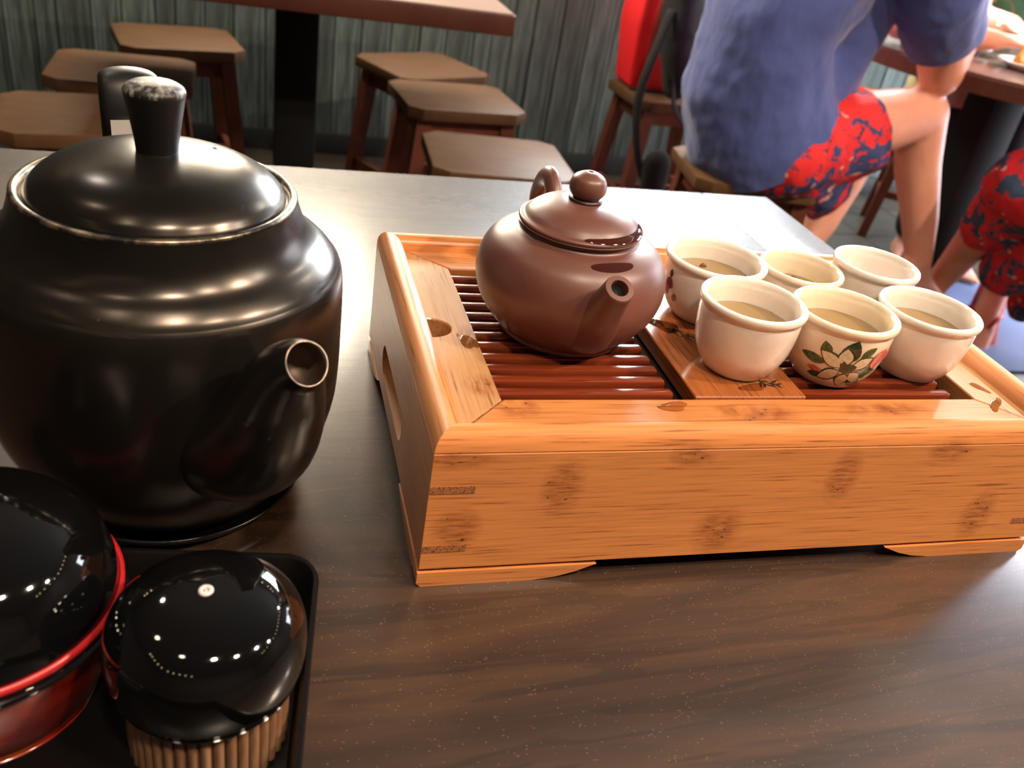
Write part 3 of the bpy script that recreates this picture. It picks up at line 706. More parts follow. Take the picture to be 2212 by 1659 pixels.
# ================================================================== BLACK KETTLE
KX, KY = -0.1117, 0.0897
sau = mesh_obj('saucer', lathe([(0.0, 0.0012), (0.050, 0.0012), (0.0515, 0.0), (0.0545, 0.0), (0.0590, 0.0035), (0.0620, 0.0078), (0.0628, 0.0088), (0.0618, 0.0092), (0.0600, 0.0082), (0.0560, 0.0048), (0.0, 0.0040)], 96), 'tray_black', None, True, (KX, KY, 0))
tag(sau, 'black round saucer with a raised lip under the black kettle', 'saucer')
ZK = 0.0041
ket = thing('kettle', 'large worn black metal kettle with a knobbed lid and short curved spout', 'kettle', (KX, KY, ZK))
kz = lambda p: [(r, z-ZK) for r, z in p]
bp = spline([(0.0, 0.0050), (0.040, 0.0045), (0.0480, 0.0041), (0.0520, 0.0060), (0.0597, 0.0130), (0.0705, 0.0310), (0.0768, 0.0510), (0.0786, 0.0680), (0.0788, 0.0900), (0.0787, 0.1080), (0.0781, 0.1180), (0.0769, 0.1224)], 5)
bp += spline([(0.0757, 0.1237), (0.0738, 0.1264), (0.0700, 0.1300), (0.0650, 0.1338), (0.0606, 0.1400), (0.0580, 0.1470), (0.0569, 0.1512)], 5)
mesh_obj('body', lathe(kz(bp), 128), 'kettle', ket, sharp=60)
mesh_obj('rim', lathe(kz([(0.0568, 0.1511), (0.0569, 0.1520), (0.0560, 0.1528), (0.0545, 0.1528), (0.0532, 0.1518), (0.0524, 0.1490), (0.0505, 0.1480)]), 128), 'rim', ket)
lp = spline([(0.0, 0.1495), (0.0500, 0.1497), (0.0516, 0.1503), (0.0518, 0.1515), (0.0508, 0.1532), (0.0485, 0.1560), (0.0435, 0.1600), (0.0350, 0.1640), (0.0240, 0.1668), (0.0120, 0.1682), (0.0, 0.1686)], 5)
lk = mesh_obj('lid', lathe(kz(lp), 128), 'kettle', ket)
mesh_obj('knob', lathe(kz(spline([(0.0, 0.1675), (0.0078, 0.1676), (0.0084, 0.1690), (0.0090, 0.1740), (0.0104, 0.1830), (0.0118, 0.1905), (0.0120, 0.1922)], 5)), 64), 'bakelite', lk)
mesh_obj('knob_cap', lathe(kz(spline([(0.0120, 0.1921), (0.0119, 0.1934), (0.0105, 0.1950), (0.0070, 0.1964), (0.0, 0.1970)], 5)), 64), 'knob_top', lk)
mesh_obj('vent_hole', lathe([(0.0, 0.0), (0.0013, 0.0), (0.0016, -0.0003), (0.0014, -0.0010)], 20), 'hole', lk, True, (0.0215, 0.0130, 0.1666-ZK+0.0001))
# spout
KA = math.radians(-61); kp = lambda r, z, *rad: (r*math.cos(KA), r*math.sin(KA), z-ZK, *rad)
ks = spline([kp(0.056, 0.060, 0.0310, 0.0290), kp(0.0760, 0.069, 0.0285, 0.0265), kp(0.0895, 0.0840, 0.0235, 0.0225), kp(0.0985, 0.1010, 0.0190, 0.0185), kp(0.1045, 0.1140, 0.0150, 0.0150), kp(0.1110, 0.1230, 0.0112, 0.0112), kp(0.1175, 0.1280, 0.0086, 0.0086)], 6)
e = ks[-1]; dv = (Vector(ks[-1][:3])-Vector(ks[-2][:3])).normalized()
al = lambda k, r: (*(Vector(e[:3])+dv*k), r)
so = mesh_obj('spout', tube([tuple(q) if len(q) > 4 else (*q, q[3]) for q in ks], 40, caps=False), 'kettle', ket)
mesh_obj('spout_lip', tube([al(-0.0003, 0.0086), al(0.0005, 0.0085), al(0.0005, 0.0080), al(-0.0010, 0.0079)], 40, caps=False), 'copper_lip', so)
mesh_obj('spout_inside', tube([al(-0.0008, 0.0080), al(-0.006, 0.0084), al(-0.016, 0.0086)], 40, caps='end'), 'spout_inside', so)
# rear handle: steel bracket and black grip
HA = math.radians(103); hp = lambda r, z, *rad: (r*math.cos(HA), r*math.sin(HA), z-ZK, *rad)
hb = tube(spline([hp(0.0640, 0.1280, 0.0110, 0.0018), hp(0.0690, 0.1400, 0.0110, 0.0018), hp(0.0715, 0.1500, 0.0110, 0.0018), hp(0.0730, 0.1580, 0.0110, 0.0018)], 5), 4)
mesh_obj('handle_bracket', hb, 'steel_plate', ket, False)
gp = spline([hp(0.0760, 0.1530, 0.0128, 0.0020), hp(0.0785, 0.1630, 0.0136, 0.0034), hp(0.0830, 0.1710, 0.0138, 0.0042), hp(0.0900, 0.1735, 0.0136, 0.0046), hp(0.0980, 0.1715, 0.0132, 0.0046), hp(0.1060, 0.1620, 0.0128, 0.0046), hp(0.1110, 0.1420, 0.0122, 0.0046), hp(0.1130, 0.1150, 0.0115, 0.0044), hp(0.1110, 0.0950, 0.0100, 0.0042)], 6)
mesh_obj('handle_grip', capsule(gp, 24), 'bakelite', ket)

# ================================================================== CONDIMENT TRAY, SAUCE POT, TOOTHPICK HOLDER
CA = math.radians(-6.9)
ct = thing('condiment_tray', 'black rectangular plastic tray with rounded corners holding the two domed pots', 'tray', (-0.0440, 0.0030, 0), CA)
def rrect(x0, x1, y0, y1, r, n=7):
    out = []
    for cx, cy, a0 in ((x1-r, y1-r, 0), (x0+r, y1-r, 90), (x0+r, y0+r, 180), (x1-r, y0+r, 270)):
        for i in range(n): a = math.radians(a0+90*i/(n-1)); out.append((cx+r*math.cos(a), cy+r*math.sin(a)))
    return out
def ring_stack(levels):
    v, f = [], []; n = None
    for poly, z in levels:
        n = len(poly); v += [(x, y, z) for x, y in poly]
    for k in range(len(levels)-1):
        for i in range(n): j = (i+1) % n; f.append((k*n+i, k*n+j, (k+1)*n+j, (k+1)*n+i))
    f.append(tuple(range(n))[::-1]); f.append(tuple(range((len(levels)-1)*n, len(levels)*n))); return v, f
cx0, cx1, cy0, cy1 = -0.195, 0.0, -0.205, 0.0
o = mesh_obj('pan', ring_stack([(rrect(cx0+0.004, cx1-0.004, cy0+0.004, cy1-0.004, 0.012), 0.0), (rrect(cx0, cx1, cy0, cy1, 0.016), 0.0190), (rrect(cx0+0.0006, cx1-0.0006, cy0+0.0006, cy1-0.0006, 0.0155), 0.0203), (rrect(cx0+0.0022, cx1-0.0022, cy0+0.0022, cy1-0.0022, 0.014), 0.0203), (rrect(cx0+0.0032, cx1-0.0032, cy0+0.0032, cy1-0.0032, 0.013), 0.0190), (rrect(cx0+0.006, cx1-0.006, cy0+0.006, cy1-0.006, 0.010), 0.0030)]), 'tray_black', ct, sharp=50)
TZ = 0.0031
th = thing('toothpick_holder', 'toothpick holder with ribbed wooden body and glossy black dome with a pale ring hole', 'toothpick holder', (-0.0880, -0.0700, TZ))
tz = lambda p: [(r, z-TZ) for r, z in p]
mesh_obj('core', lathe(tz([(0.0, 0.0031), (0.0255, 0.0031), (0.0255, 0.0380), (0.0, 0.0380)]), 48), 'rib', th, sharp=40)
rb = None
for i in range(40):
    if rb is None:
        rb = mesh_obj('rib', capsule([(0.0262, 0, 0.0020, 0.0019), (0.0262, 0, 0.0345, 0.0019)], 8), 'rib', th); o = rb
    else: o = rb.copy(); COL.objects.link(o); o.parent = th
    o.rotation_euler = (0, 0, 2*PI*i/40)
dome = mesh_obj('dome', lathe(tz(spline([(0.0, 0.0375), (0.0285, 0.0372), (0.0303, 0.0372), (0.0312, 0.0392), (0.0324, 0.0420), (0.0334, 0.0490), (0.0330, 0.0570), (0.0305, 0.0640), (0.0240, 0.0700), (0.0140, 0.0734), (0.0030, 0.0744), (0.0, 0.0744)], 6)), 96), 'gloss_black', th)
mesh_obj('ring', lathe(tz([(0.0010, 0.0743), (0.0010, 0.0749), (0.0017, 0.0752), (0.0024, 0.0749), (0.0025, 0.0742)]), 32), 'pale_ring', dome)
mesh_obj('hole_pin', lathe(tz([(0.0, 0.0749), (0.0006, 0.0747), (0.0006, 0.0742)]), 16), 'pale_ring', dome)
sp_ = thing('sauce_pot', 'red lacquered sauce pot with black dome lid at the left edge of the photo', 'sauce pot', (-0.1670, -0.0400, TZ))
mesh_obj('body', lathe(tz(spline([(0.0, 0.0033), (0.034, 0.0032), (0.0365, 0.0045), (0.0400, 0.0120), (0.0440, 0.0240), (0.0462, 0.0360), (0.0466, 0.0430), (0.0455, 0.0460), (0.0, 0.0460)], 5)), 96), 'red_lac', sp_, sharp=60)
ldo = mesh_obj('lid', lathe(tz(spline([(0.0, 0.0455), (0.0470, 0.0456), (0.0482, 0.0470), (0.0478, 0.0492), (0.0474, 0.0515), (0.0462, 0.0600), (0.0425, 0.0700), (0.0350, 0.0785), (0.0240, 0.0840), (0.0120, 0.0865), (0.0, 0.0872)], 6)), 112), 'gloss_black', sp_)
mesh_obj('lid_ring', lathe(tz([(0.0478, 0.0482), (0.0490, 0.0484), (0.0491, 0.0510), (0.0476, 0.0514)]), 112), 'red_ring', ldo)

# ================================================================== STOOLS
def octa(w2, d2, c): return [(-w2+c, -d2), (w2-c, -d2), (w2, -d2+c*0.8), (w2, d2-c*0.8), (w2-c, d2), (-w2+c, d2), (-w2, d2-c*0.8), (-w2, -d2+c*0.8)]
def make_stool(label, group, loc, rz):
    t = thing('stool', label, 'stool', (*loc, FZ), math.radians(rz), group)
    bm_obj('seat', prism_bm(octa(0.158, 0.140, 0.034), 0.420, 0.450, 0.004, 2), 'seat', t, sharp=35)
    for sx in (-1, 1):
        for sy in (-1, 1):
            a = Vector((sx*0.112, sy*0.096, 0.4195)); b = Vector((sx*0.150, sy*0.130, 0.0)); hw = 0.019
            v = [(a.x+i*hw, a.y+j*hw, a.z) for i, j in ((-1, -1), (1, -1), (1, 1), (-1, 1))] + [(b.x+i*hw*0.8, b.y+j*hw*0.8, b.z) for i, j in ((-1, -1), (1, -1), (1, 1), (-1, 1))]
            mesh_obj('leg', (v, [(0, 1, 2, 3), (7, 6, 5, 4)]+[(i, i+4, (i+1) % 4+4, (i+1) % 4) for i in range(4)]), 'stool', t, False)
    for s in (-1, 1):
        bm_obj('apron', box_bm(-0.098, 0.098, s*0.098-0.009, s*0.098+0.009, 0.372, 0.4198), 'stool', t, False)
        bm_obj('apron', box_bm(s*0.114-0.009, s*0.114+0.009, -0.082, 0.082, 0.372, 0.4198), 'stool', t, False)
        bm_obj('stretcher', box_bm(s*0.138-0.009, s*0.138+0.009, -0.108, 0.108, 0.120, 0.150), 'stool', t, False)
    bm_obj('stretcher', box_bm(-0.130, 0.130, -0.011, 0.011, 0.122, 0.148), 'stool', t, False)
    return t
GR = 'wooden stools with clipped corners'
st = make_stool('wooden stool nearest the table edge, seen directly behind the clay teapot', GR, (0.447, 1.595), -3)
copy_tree(st, (0.440, 2.065, FZ), math.radians(6), 'wooden stool with reddish legs, middle of the three right of the black post', GR)
copy_tree(st, (0.400, 2.385, FZ), math.radians(27), 'turned dark wooden stool against the plank wall, right of the black post', GR)
copy_tree(st, (-0.400, 1.660, FZ), math.radians(9), 'wooden stool at the far left, nearest of the three behind the kettle', GR)
copy_tree(st, (-0.372, 2.035, FZ), math.radians(1), 'wooden stool in the middle of the three behind the kettle knob', GR)
copy_tree(st, (-0.277, 2.410, FZ), math.radians(13), 'dark wooden stool standing by the plank wall, left of the black post', GR)
copy_tree(st, (1.090, 1.640, FZ), math.radians(-8), 'wooden stool that the person in the blue shirt sits on', GR)
copy_tree(st, (1.180, 2.360, FZ), math.radians(4), 'dark wooden stool carrying the red bag and black backpack', GR)
copy_tree(st, (2.02, 1.16, FZ), math.radians(30), 'wooden stool under the person in the red berry-print dress', GR)
copy_tree(st, (2.30, 2.42, FZ), math.radians(-35), 'wooden stool under the person in the green leaf shirt', GR)

# ================================================================== SECOND TABLE (behind)
t2 = thing('dining_table', 'reddish-brown table on a black square post in front of the plank wall', 'table', (0.02, 1.93, FZ))
bm_obj('tabletop', box_bm(-0.42, 0.412, -0.38, 0.36, 0.708, 0.750, 0.005), 'table_edge', t2, sharp=30)
bm_obj('top_sheet', box_bm(-0.415, 0.407, -0.375, 0.355, 0.7501, 0.7512), 'table2_top', t2, False)
bm_obj('post', box_bm(-0.048, 0.048, -0.048, 0.048, 0.02, 0.706, 0.004), 'black_metal', t2, sharp=30)
bm_obj('mount_plate', box_bm(-0.05, 0.22, -0.16, 0.16, 0.697, 0.707), 'black_metal', t2, False)
bm_obj('base_plate', box_bm(-0.22, 0.22, -0.22, 0.22, 0.0, 0.02, 0.004), 'black_metal', t2, sharp=30)

# ================================================================== ROUND TABLE (right) AND ITS FOOD
PTX, PTY = 1.90, 1.82
t3 = thing('round_table', 'glossy table at the right edge where the people sit, on a black pedestal', 'table', (PTX, PTY, FZ))
mesh_obj('tabletop', lathe([(0, 0.7495), (0.448, 0.7495), (0.455, 0.744), (0.455, 0.708), (0.0, 0.708)], 72), 'table_edge', t3, sharp=30)
mesh_obj('top_sheet', lathe([(0, 0.7510), (0.449, 0.7510), (0.450, 0.7497), (0, 0.7497)], 72), 'dark_top', t3, sharp=30)
bm_obj('post', box_bm(-0.055, 0.055, -0.055, 0.055, 0.03, 0.706, 0.004), 'black_metal', t3, sharp=30)
for k in range(3):
    a = math.radians(45+90*k); bmx = box_bm(0.04, 0.34, -0.04, 0.04, 0.0, 0.085, 0.008)
    bmesh.ops.rotate(bmx, verts=bmx.verts, matrix=Matrix.Rotation(a, 3, 'Z')); bm_obj('base_arm', bmx, 'black_metal', t3, sharp=30)
TT = FZ+0.7511
def plate(x, y, r, label):
    o = mesh_obj('plate', lathe([(0, 0.0), (r*0.6, 0.0), (r*0.62, 0.003), (r*0.95, 0.014), (r, 0.018), (r*0.97, 0.019), (r*0.6, 0.006), (0, 0.005)], 48), 'plate', None, True, (x, y, TT)); tag(o, label, 'plate'); return o
plate(1.815, 1.665, 0.085, 'white plate under the golden fried food on the right table')
plate(1.76, 1.86, 0.075, 'white plate behind the bent forearm on the right table')
sh = []
for i in range(7):
    a = i*0.9; sh.append(capsule([(0.03*math.cos(a), 0.03*math.sin(a), 0.016, 0.018), (0.018*math.cos(a+1), 0.018*math.sin(a+1), 0.05+0.004*i, 0.016)], 10))
fo = organic('fried_food', sh, 'food', None, 0.005, 3, (1.815, 1.665, TT+0.0046)); tag(fo, 'heap of golden fried food on a white plate at the right edge', 'food')
pc = thing('paper_cup', 'small white upturned cup on the round table between torso and arm', 'cup', (1.56, 1.80, TT))
mesh_obj('wall', lathe([(0.0, 0.0), (0.034, 0.0), (0.034, 0.004), (0.030, 0.006), (0.019, 0.052), (0.0, 0.054)], 32), 'cup_white', pc, sharp=40)
mesh_obj('lip', lathe([(0.0335, 0.001), (0.0365, 0.003), (0.0335, 0.005)], 32), 'cup_white', pc)

# ================================================================== PEOPLE
def hand(wr, d, side, r=0.0085, curl=0.5):
    """palm and five fingers from the wrist along d; side = thumb direction"""
    wr, d, side = Vector(wr), Vector(d).normalized(), Vector(side).normalized(); nrm = d.cross(side).normalized()
    out = [capsule([(*wr, 0.027, 0.018), (*(wr+d*0.045), 0.036, 0.016), (*(wr+d*0.085), 0.038, 0.014)], 12)]
    for k, (off, L) in enumerate(((0.030, 0.068), (0.010, 0.078), (-0.010, 0.072), (-0.029, 0.056))):
        b = wr+d*0.090+side*off; m = b+d*L*0.5+nrm*L*0.12*curl; t = m+d*L*0.38+nrm*L*0.42*curl
        out.append(capsule([(*b, r), (*m, r*0.95), (*t, r*0.8)], 8))
    b = wr+d*0.030+side*0.034; m = b+(d*0.5+side*0.8).normalized()*0.032; t = m+(d*0.9+side*0.3).normalized()*0.028
    out.append(capsule([(*b, r*1.15), (*m, r*1.05), (*t, r*0.85)], 8)); return out
def footshape(an, d, L=0.25):
    """heel, instep and five toes; an = ankle joint, d = horizontal toe direction (may slope)"""
    an, d = Vector(an), Vector(d).normalized(); s = d.cross(Vector((0, 0, 1))).normalized(); dn = s.cross(d).normalized()*-1
    if dn.z > 0: dn = -dn
    heel = an-d*0.045+dn*0.050; ball = an+d*L*0.50+dn*0.062; mid = an+d*L*0.20+dn*0.040
    out = [capsule([(*an, 0.036), (*heel, 0.031)], 12), capsule([(*(an+dn*0.01), 0.036, 0.038), (*mid, 0.037, 0.034), (*ball, 0.046, 0.019)], 14), capsule([(*heel, 0.030, 0.028), (*(an+d*L*0.22+dn*0.062), 0.032, 0.018), (*ball, 0.045, 0.016)], 14)]
    for k, off in enumerate((-0.034, -0.014, 0.003, 0.019, 0.034)):
        rr = 0.0125 if k == 0 else 0.0090; b = ball+s*off; t = b+d*(0.062-0.006*k)+dn*0.004
        out.append(capsule([(*b, rr), (*t, rr*0.9)], 8))
    return out
def head(c, fwd, parent, hairmat='hair'):
    """ellipsoid skull with nose, ears and brow as shapes to be fused; returns shapes"""
    c, f = Vector(c), Vector(fwd).normalized(); s = f.cross(Vector((0, 0, 1))).normalized(); u = Vector((0, 0, 1))
    out = [capsule([(*(c-u*0.045+f*0.012), 0.062, 0.070), (*(c+u*0.045-f*0.008), 0.076, 0.090)], 18), capsule([(*(c-u*0.085+f*0.030), 0.044, 0.050), (*(c-u*0.04+f*0.02), 0.060, 0.068)], 16)]
    out.append(capsule([(*(c+f*0.086+u*0.012), 0.008), (*(c+f*0.105-u*0.022), 0.012)], 8))
    for q in (-1, 1): out.append(capsule([(*(c+s*q*0.075+u*0.022), 0.008, 0.016), (*(c+s*q*0.074-u*0.022), 0.007, 0.013)], 8))
    out.append(capsule([(*(c+f*0.080-s*0.020-u*0.052), 0.006), (*(c+f*0.080+s*0.020-u*0.052), 0.006)], 8))
    return out
def facebits(c, fwd, body):
    c, f = Vector(c), Vector(fwd).normalized(); s = f.cross(Vector((0, 0, 1))).normalized(); u = Vector((0, 0, 1))
    for q in (-1, 1): mesh_obj('eye', capsule([(*(c+f*0.079+s*q*0.030+u*0.014-s*0.006), 0.0075), (*(c+f*0.079+s*q*0.030+u*0.014+s*0.006), 0.0075)], 8), 'eye', body)
    organic('hair', [capsule([(*(c+u*0.050-f*0.022), 0.082, 0.092), (*(c+u*0.072-f*0.014), 0.078, 0.088)], 18), capsule([(*(c-f*0.050+u*0.03), 0.062), (*(c-f*0.058-u*0.050), 0.046)], 14)], 'hair', body, 0.010, 5)

# --- person in the blue shirt: faces +x, right side towards the camera
P1 = thing('person', 'person in blue t-shirt and red floral shorts sitting with one elbow bent at the table', 'person', (1.09, 1.64, FZ))
OF = Vector((1.09, 1.64, FZ))
def L(p): return tuple(Vector(p[:3])-OF)+tuple(p[3:])
def cap(pts, n=14): return capsule([L(p) for p in pts], n)
hipR, hipL = (1.14, 1.56, -0.200), (1.14, 1.72, -0.200)
kneeR, kneeL = (1.510, 1.615, -0.120), (1.500, 1.790, -0.170)
ankR = (1.667, 1.600, -0.505)
shR, shL = (1.300, 1.480, 0.245), (1.270, 1.850, 0.255)
elR, wrR = (1.500, 1.590, -0.020), (1.565, 1.66, 0.225)
shapes = [cap([(*hipR, 0.098), (1.30, 1.582, -0.162, 0.086), (*kneeR, 0.064)]), cap([(*hipL, 0.098), (1.30, 1.76, -0.190, 0.086), (*kneeL, 0.064)]),
          cap([(*kneeR, 0.062), (1.560, 1.620, -0.250, 0.058), (1.625, 1.610, -0.390, 0.047), (*ankR, 0.036)]),
          cap([(*kneeL, 0.062), (1.460, 1.75, -0.310, 0.060), (1.380, 1.69, -0.450, 0.050), (1.27, 1.64, -0.610, 0.034)]),
          cap([(1.09, 1.64, -0.18, 0.12, 0.10), (1.07, 1.64, 0.0, 0.125, 0.09), (1.14, 1.65, 0.18, 0.16, 0.11), (1.26, 1.66, 0.29, 0.12, 0.08)], 18),
          cap([(1.28, 1.665, 0.30, 0.055), (1.36, 1.668, 0.40, 0.052)]),
          cap([(*shR, 0.066), (1.400, 1.535, 0.110, 0.064), (*elR, 0.052)]), cap([(*elR, 0.052), (1.530, 1.620, 0.090, 0.052), (*wrR, 0.032)]),
          cap([(*shL, 0.060), (1.42, 1.87, 0.13, 0.052), (1.52, 1.83, 0.052, 0.042)]), cap([(1.52, 1.83, 0.052, 0.042), (1.64, 1.76, 0.050, 0.036), (1.74, 1.735, 0.052, 0.026)])]
shapes += [tuple(([tuple(Vector(q)) for q in v], f)) for v, f in hand(Vector(wrR)-OF, (0.35, 0.25, 0.9), (0.3, 0.9, -0.3))]
shapes += hand(Vector((1.74, 1.735, 0.055))-OF, (0.9, -0.1, 0.02), (0, -1, 0), curl=0.15)
shapes += footshape(Vector(ankR)-OF, (0.86, 0.22, -0.27)); shapes += footshape(Vector((1.27, 1.64, -0.655))-OF, (0.8, 0.1, -0.1))
hc = Vector((1.43, 1.67, 0.515))-OF; shapes += head(hc, (0.95, 0.05, -0.2), None)
b1 = organic('body', shapes, 'skin', P1, 0.0085, 6)
facebits(hc, (0.95, 0.05, -0.2), b1)
# t-shirt
ts = [cap([(1.105, 1.63, -0.215, 0.196, 0.182), (1.050, 1.64, -0.10, 0.185, 0.170), (1.045, 1.64, 0.04, 0.180, 0.150), (1.115, 1.65, 0.16, 0.195, 0.145), (1.215, 1.66, 0.26, 0.180, 0.115), (1.285, 1.665, 0.32, 0.085, 0.075)], 28),
      cap([(1.180, 1.640, -0.18, 0.13, 0.11), (1.230, 1.65, 0.0, 0.10, 0.09), (1.250, 1.66, 0.18, 0.12, 0.09)], 20),
      cap([(1.250, 1.580, 0.285, 0.085), (1.295, 1.492, 0.255, 0.094), (1.355, 1.512, 0.165, 0.092), (1.425, 1.545, 0.075, 0.090)]),
      cap([(1.24, 1.75, 0.285, 0.085), (1.275, 1.845, 0.262, 0.090), (1.36, 1.87, 0.18, 0.086), (1.43, 1.87, 0.12, 0.080)])]
organic('t_shirt', ts, 'shirt', P1, 0.010, 6, displace=(0.022, 0.09), cut=[(L((1.440, 1.56, 0.060)), (0.62, 0.18, -0.75)), ])
# shorts
shs = [cap([(1.12, 1.64, -0.22, 0.140, 0.100), (1.14, 1.64, -0.20, 0.145, 0.10)], 22), cap([(1.12, 1.545, -0.225, 0.115, 0.105), (1.26, 1.575, -0.190, 0.110, 0.115), (1.365, 1.592, -0.165, 0.108, 0.105)], 18),
       cap([(1.12, 1.735, -0.225, 0.115, 0.105), (1.26, 1.755, -0.21, 0.105, 0.105), (1.345, 1.765, -0.20, 0.100, 0.10)], 18),
       cap([(1.16, 1.545, -0.265, 0.080, 0.070), (1.26, 1.570, -0.300, 0.070, 0.080), (1.31, 1.590, -0.335, 0.045, 0.070)], 16)]
organic('shorts', shs, 'floral', P1, 0.010, 5, displace=(0.022, 0.07), cut=[(L((1.350, 1.59, -0.17)), (0.92, 0.05, 0.38))])

# --- person in the red berry-print dress at the right edge
OF = Vector((2.02, 1.16, FZ))
P2 = thing('person', 'person in a red berry-print dress and red flip-flop sandal at the right edge', 'person', tuple(OF))
kA, kB = (1.700, 1.415, -0.225), (1.800, 1.480, -0.235)
aA, aB = (1.800, 1.650, -0.610), (2.030, 1.655, -0.600)
shapes = [cap([(1.93, 1.12, -0.20, 0.10), (1.80, 1.28, -0.20, 0.085), (*kA, 0.060)]), cap([(2.07, 1.22, -0.20, 0.10), (1.93, 1.36, -0.20, 0.085), (*kB, 0.060)]),
          cap([(*kA, 0.058), (1.735, 1.50, -0.36, 0.054), (*aA, 0.032)]), cap([(*kB, 0.058), (1.900, 1.555, -0.37, 0.054), (*aB, 0.035)]),
          cap([(2.02, 1.16, -0.20, 0.13, 0.12), (2.03, 1.15, 0.02, 0.12, 0.10), (2.02, 1.16, 0.22, 0.15, 0.10), (2.00, 1.18, 0.30, 0.10, 0.07)], 18), cap([(2.00, 1.18, 0.30, 0.050), (1.98, 1.20, 0.40, 0.048)]),
          cap([(1.90, 1.06, 0.27, 0.050), (1.86, 1.15, 0.05, 0.042), (1.87, 1.33, 0.055, 0.028)]), cap([(2.13, 1.26, 0.27, 0.050), (2.12, 1.38, 0.12, 0.042), (2.05, 1.50, 0.06, 0.028)])]
shapes += hand(Vector((1.87, 1.34, 0.060))-OF, (0.1, 0.9, 0.02), (1, 0, 0), curl=0.1); shapes += hand(Vector((2.05, 1.50, 0.062))-OF, (-0.5, 0.8, 0.02), (-0.8, -0.5, 0), curl=0.1)
shapes += footshape(Vector(aA)-OF+Vector((0, 0, -0.01)), (-0.1, 0.95, -0.15)); shapes += footshape(Vector(aB)-OF, (-0.50, -0.50, -0.42))
hc = Vector((1.97, 1.22, 0.51))-OF; shapes += head(hc, (-0.5, 0.8, -0.1), None)
b2 = organic('body', shapes, 'skin_b', P2, 0.0085, 6); facebits(hc, (-0.5, 0.8, -0.1), b2)
drs = [cap([(1.99, 1.18, -0.22, 0.19, 0.15), (2.02, 1.16, 0.0, 0.145, 0.13), (2.02, 1.16, 0.20, 0.17, 0.12), (2.01, 1.17, 0.27, 0.13, 0.09)], 22),
       cap([(1.96, 1.20, -0.21, 0.15), (1.81, 1.34, -0.20, 0.125), (1.715, 1.42, -0.23, 0.098)], 20), cap([(2.02, 1.25, -0.22, 0.14), (1.90, 1.38, -0.22, 0.120), (1.815, 1.475, -0.25, 0.098)], 20),
       cap([(1.90, 1.28, -0.30, 0.13), (1.82, 1.40, -0.36, 0.105), (1.815, 1.45, -0.45, 0.070)], 18), cap([(1.72, 1.425, -0.26, 0.092), (1.715, 1.47, -0.34, 0.070)], 16), cap([(1.945, 1.125, -0.205, 0.132), (1.81, 1.275, -0.205, 0.122), (1.715, 1.405, -0.228, 0.098)], 18), cap([(1.99, 1.32, -0.32, 0.11), (1.96, 1.43, -0.45, 0.075), (1.95, 1.47, -0.56, 0.05)], 18)]
organic('dress', drs, 'floral_b', P2, 0.010, 5, displace=(0.025, 0.08))
d = Vector((-0.50, -0.50, -0.42)).normalized(); s = d.cross(Vector((0, 0, 1))).normalized(); dn = s.cross(d)
if dn.z > 0: dn = -dn
a = Vector(aB)-OF
sole = [tuple(a-d*0.075+dn*0.088)+(0.046, 0.010), tuple(a+d*0.05+dn*0.088)+(0.048, 0.010), tuple(a+d*0.13+dn*0.088)+(0.062, 0.010), tuple(a+d*0.205+dn*0.088)+(0.050, 0.010)]
sd = mesh_obj('sandal', capsule(sole, 20), 'sandal', P2); sd['label'] = 'red rubber flip-flop sandal'
tg = a+d*0.150+dn*0.070
for q in (-1, 1): mesh_obj('strap', tube(spline([(*tg, 0.006), (*(a+d*0.085+s*q*0.034+dn*0.034), 0.007), (*(a+d*0.03+s*q*0.046+dn*0.078), 0.006)], 5), 10), 'sandal', sd)

# --- person in the green leaf shirt across the table
OF = Vector((2.30, 2.42, FZ))
P3 = thing('person', 'person in a green leaf-print shirt sitting across the right table', 'person', tuple(OF))
shapes = [cap([(2.22, 2.36, -0.20, 0.10), (2.10, 2.20, -0.19, 0.085), (2.02, 2.06, -0.21, 0.06)]), cap([(2.36, 2.44, -0.20, 0.10), (2.32, 2.26, -0.19, 0.085), (2.28, 2.10, -0.21, 0.06)]),
          cap([(2.02, 2.06, -0.21, 0.058), (2.06, 2.10, -0.42, 0.05), (2.08, 2.14, -0.655, 0.034)]), cap([(2.28, 2.10, -0.21, 0.058), (2.30, 2.12, -0.42, 0.05), (2.30, 2.16, -0.655, 0.034)]),
          cap([(2.28, 2.40, -0.20, 0.13, 0.12), (2.25, 2.36, 0.02, 0.13, 0.11), (2.20, 2.28, 0.22, 0.16, 0.11), (2.17, 2.24, 0.30, 0.11, 0.08)], 18), cap([(2.16, 2.22, 0.30, 0.052), (2.12, 2.16, 0.40, 0.050)]),
          cap([(2.04, 2.33, 0.26, 0.056), (1.96, 2.20, 0.08, 0.046), (1.925, 2.00, 0.065, 0.040), (1.92, 1.90, 0.075, 0.028)]), cap([(2.35, 2.20, 0.26, 0.056), (2.36, 2.04, 0.10, 0.046), (2.20, 1.92, 0.055, 0.030)])]
shapes += hand(Vector((1.92, 1.90, 0.078))-OF, (-0.25, -0.9, -0.05), (-0.9, 0.2, 0), curl=0.3); shapes += hand(Vector((2.20, 1.92, 0.058))-OF, (-0.9, -0.3, -0.02), (0.2, -0.9, 0), curl=0.15)
shapes += footshape(Vector((2.08, 2.14, -0.655))-OF, (-0.4, -0.9, -0.05)); shapes += footshape(Vector((2.30, 2.16, -0.655))-OF, (-0.3, -0.95, -0.05))
hc = Vector((2.10, 2.13, 0.51))-OF; shapes += head(hc, (-0.5, -0.8, -0.15), None)
b3 = organic('body', shapes, 'skin', P3, 0.0085, 6); facebits(hc, (-0.5, -0.8, -0.15), b3)
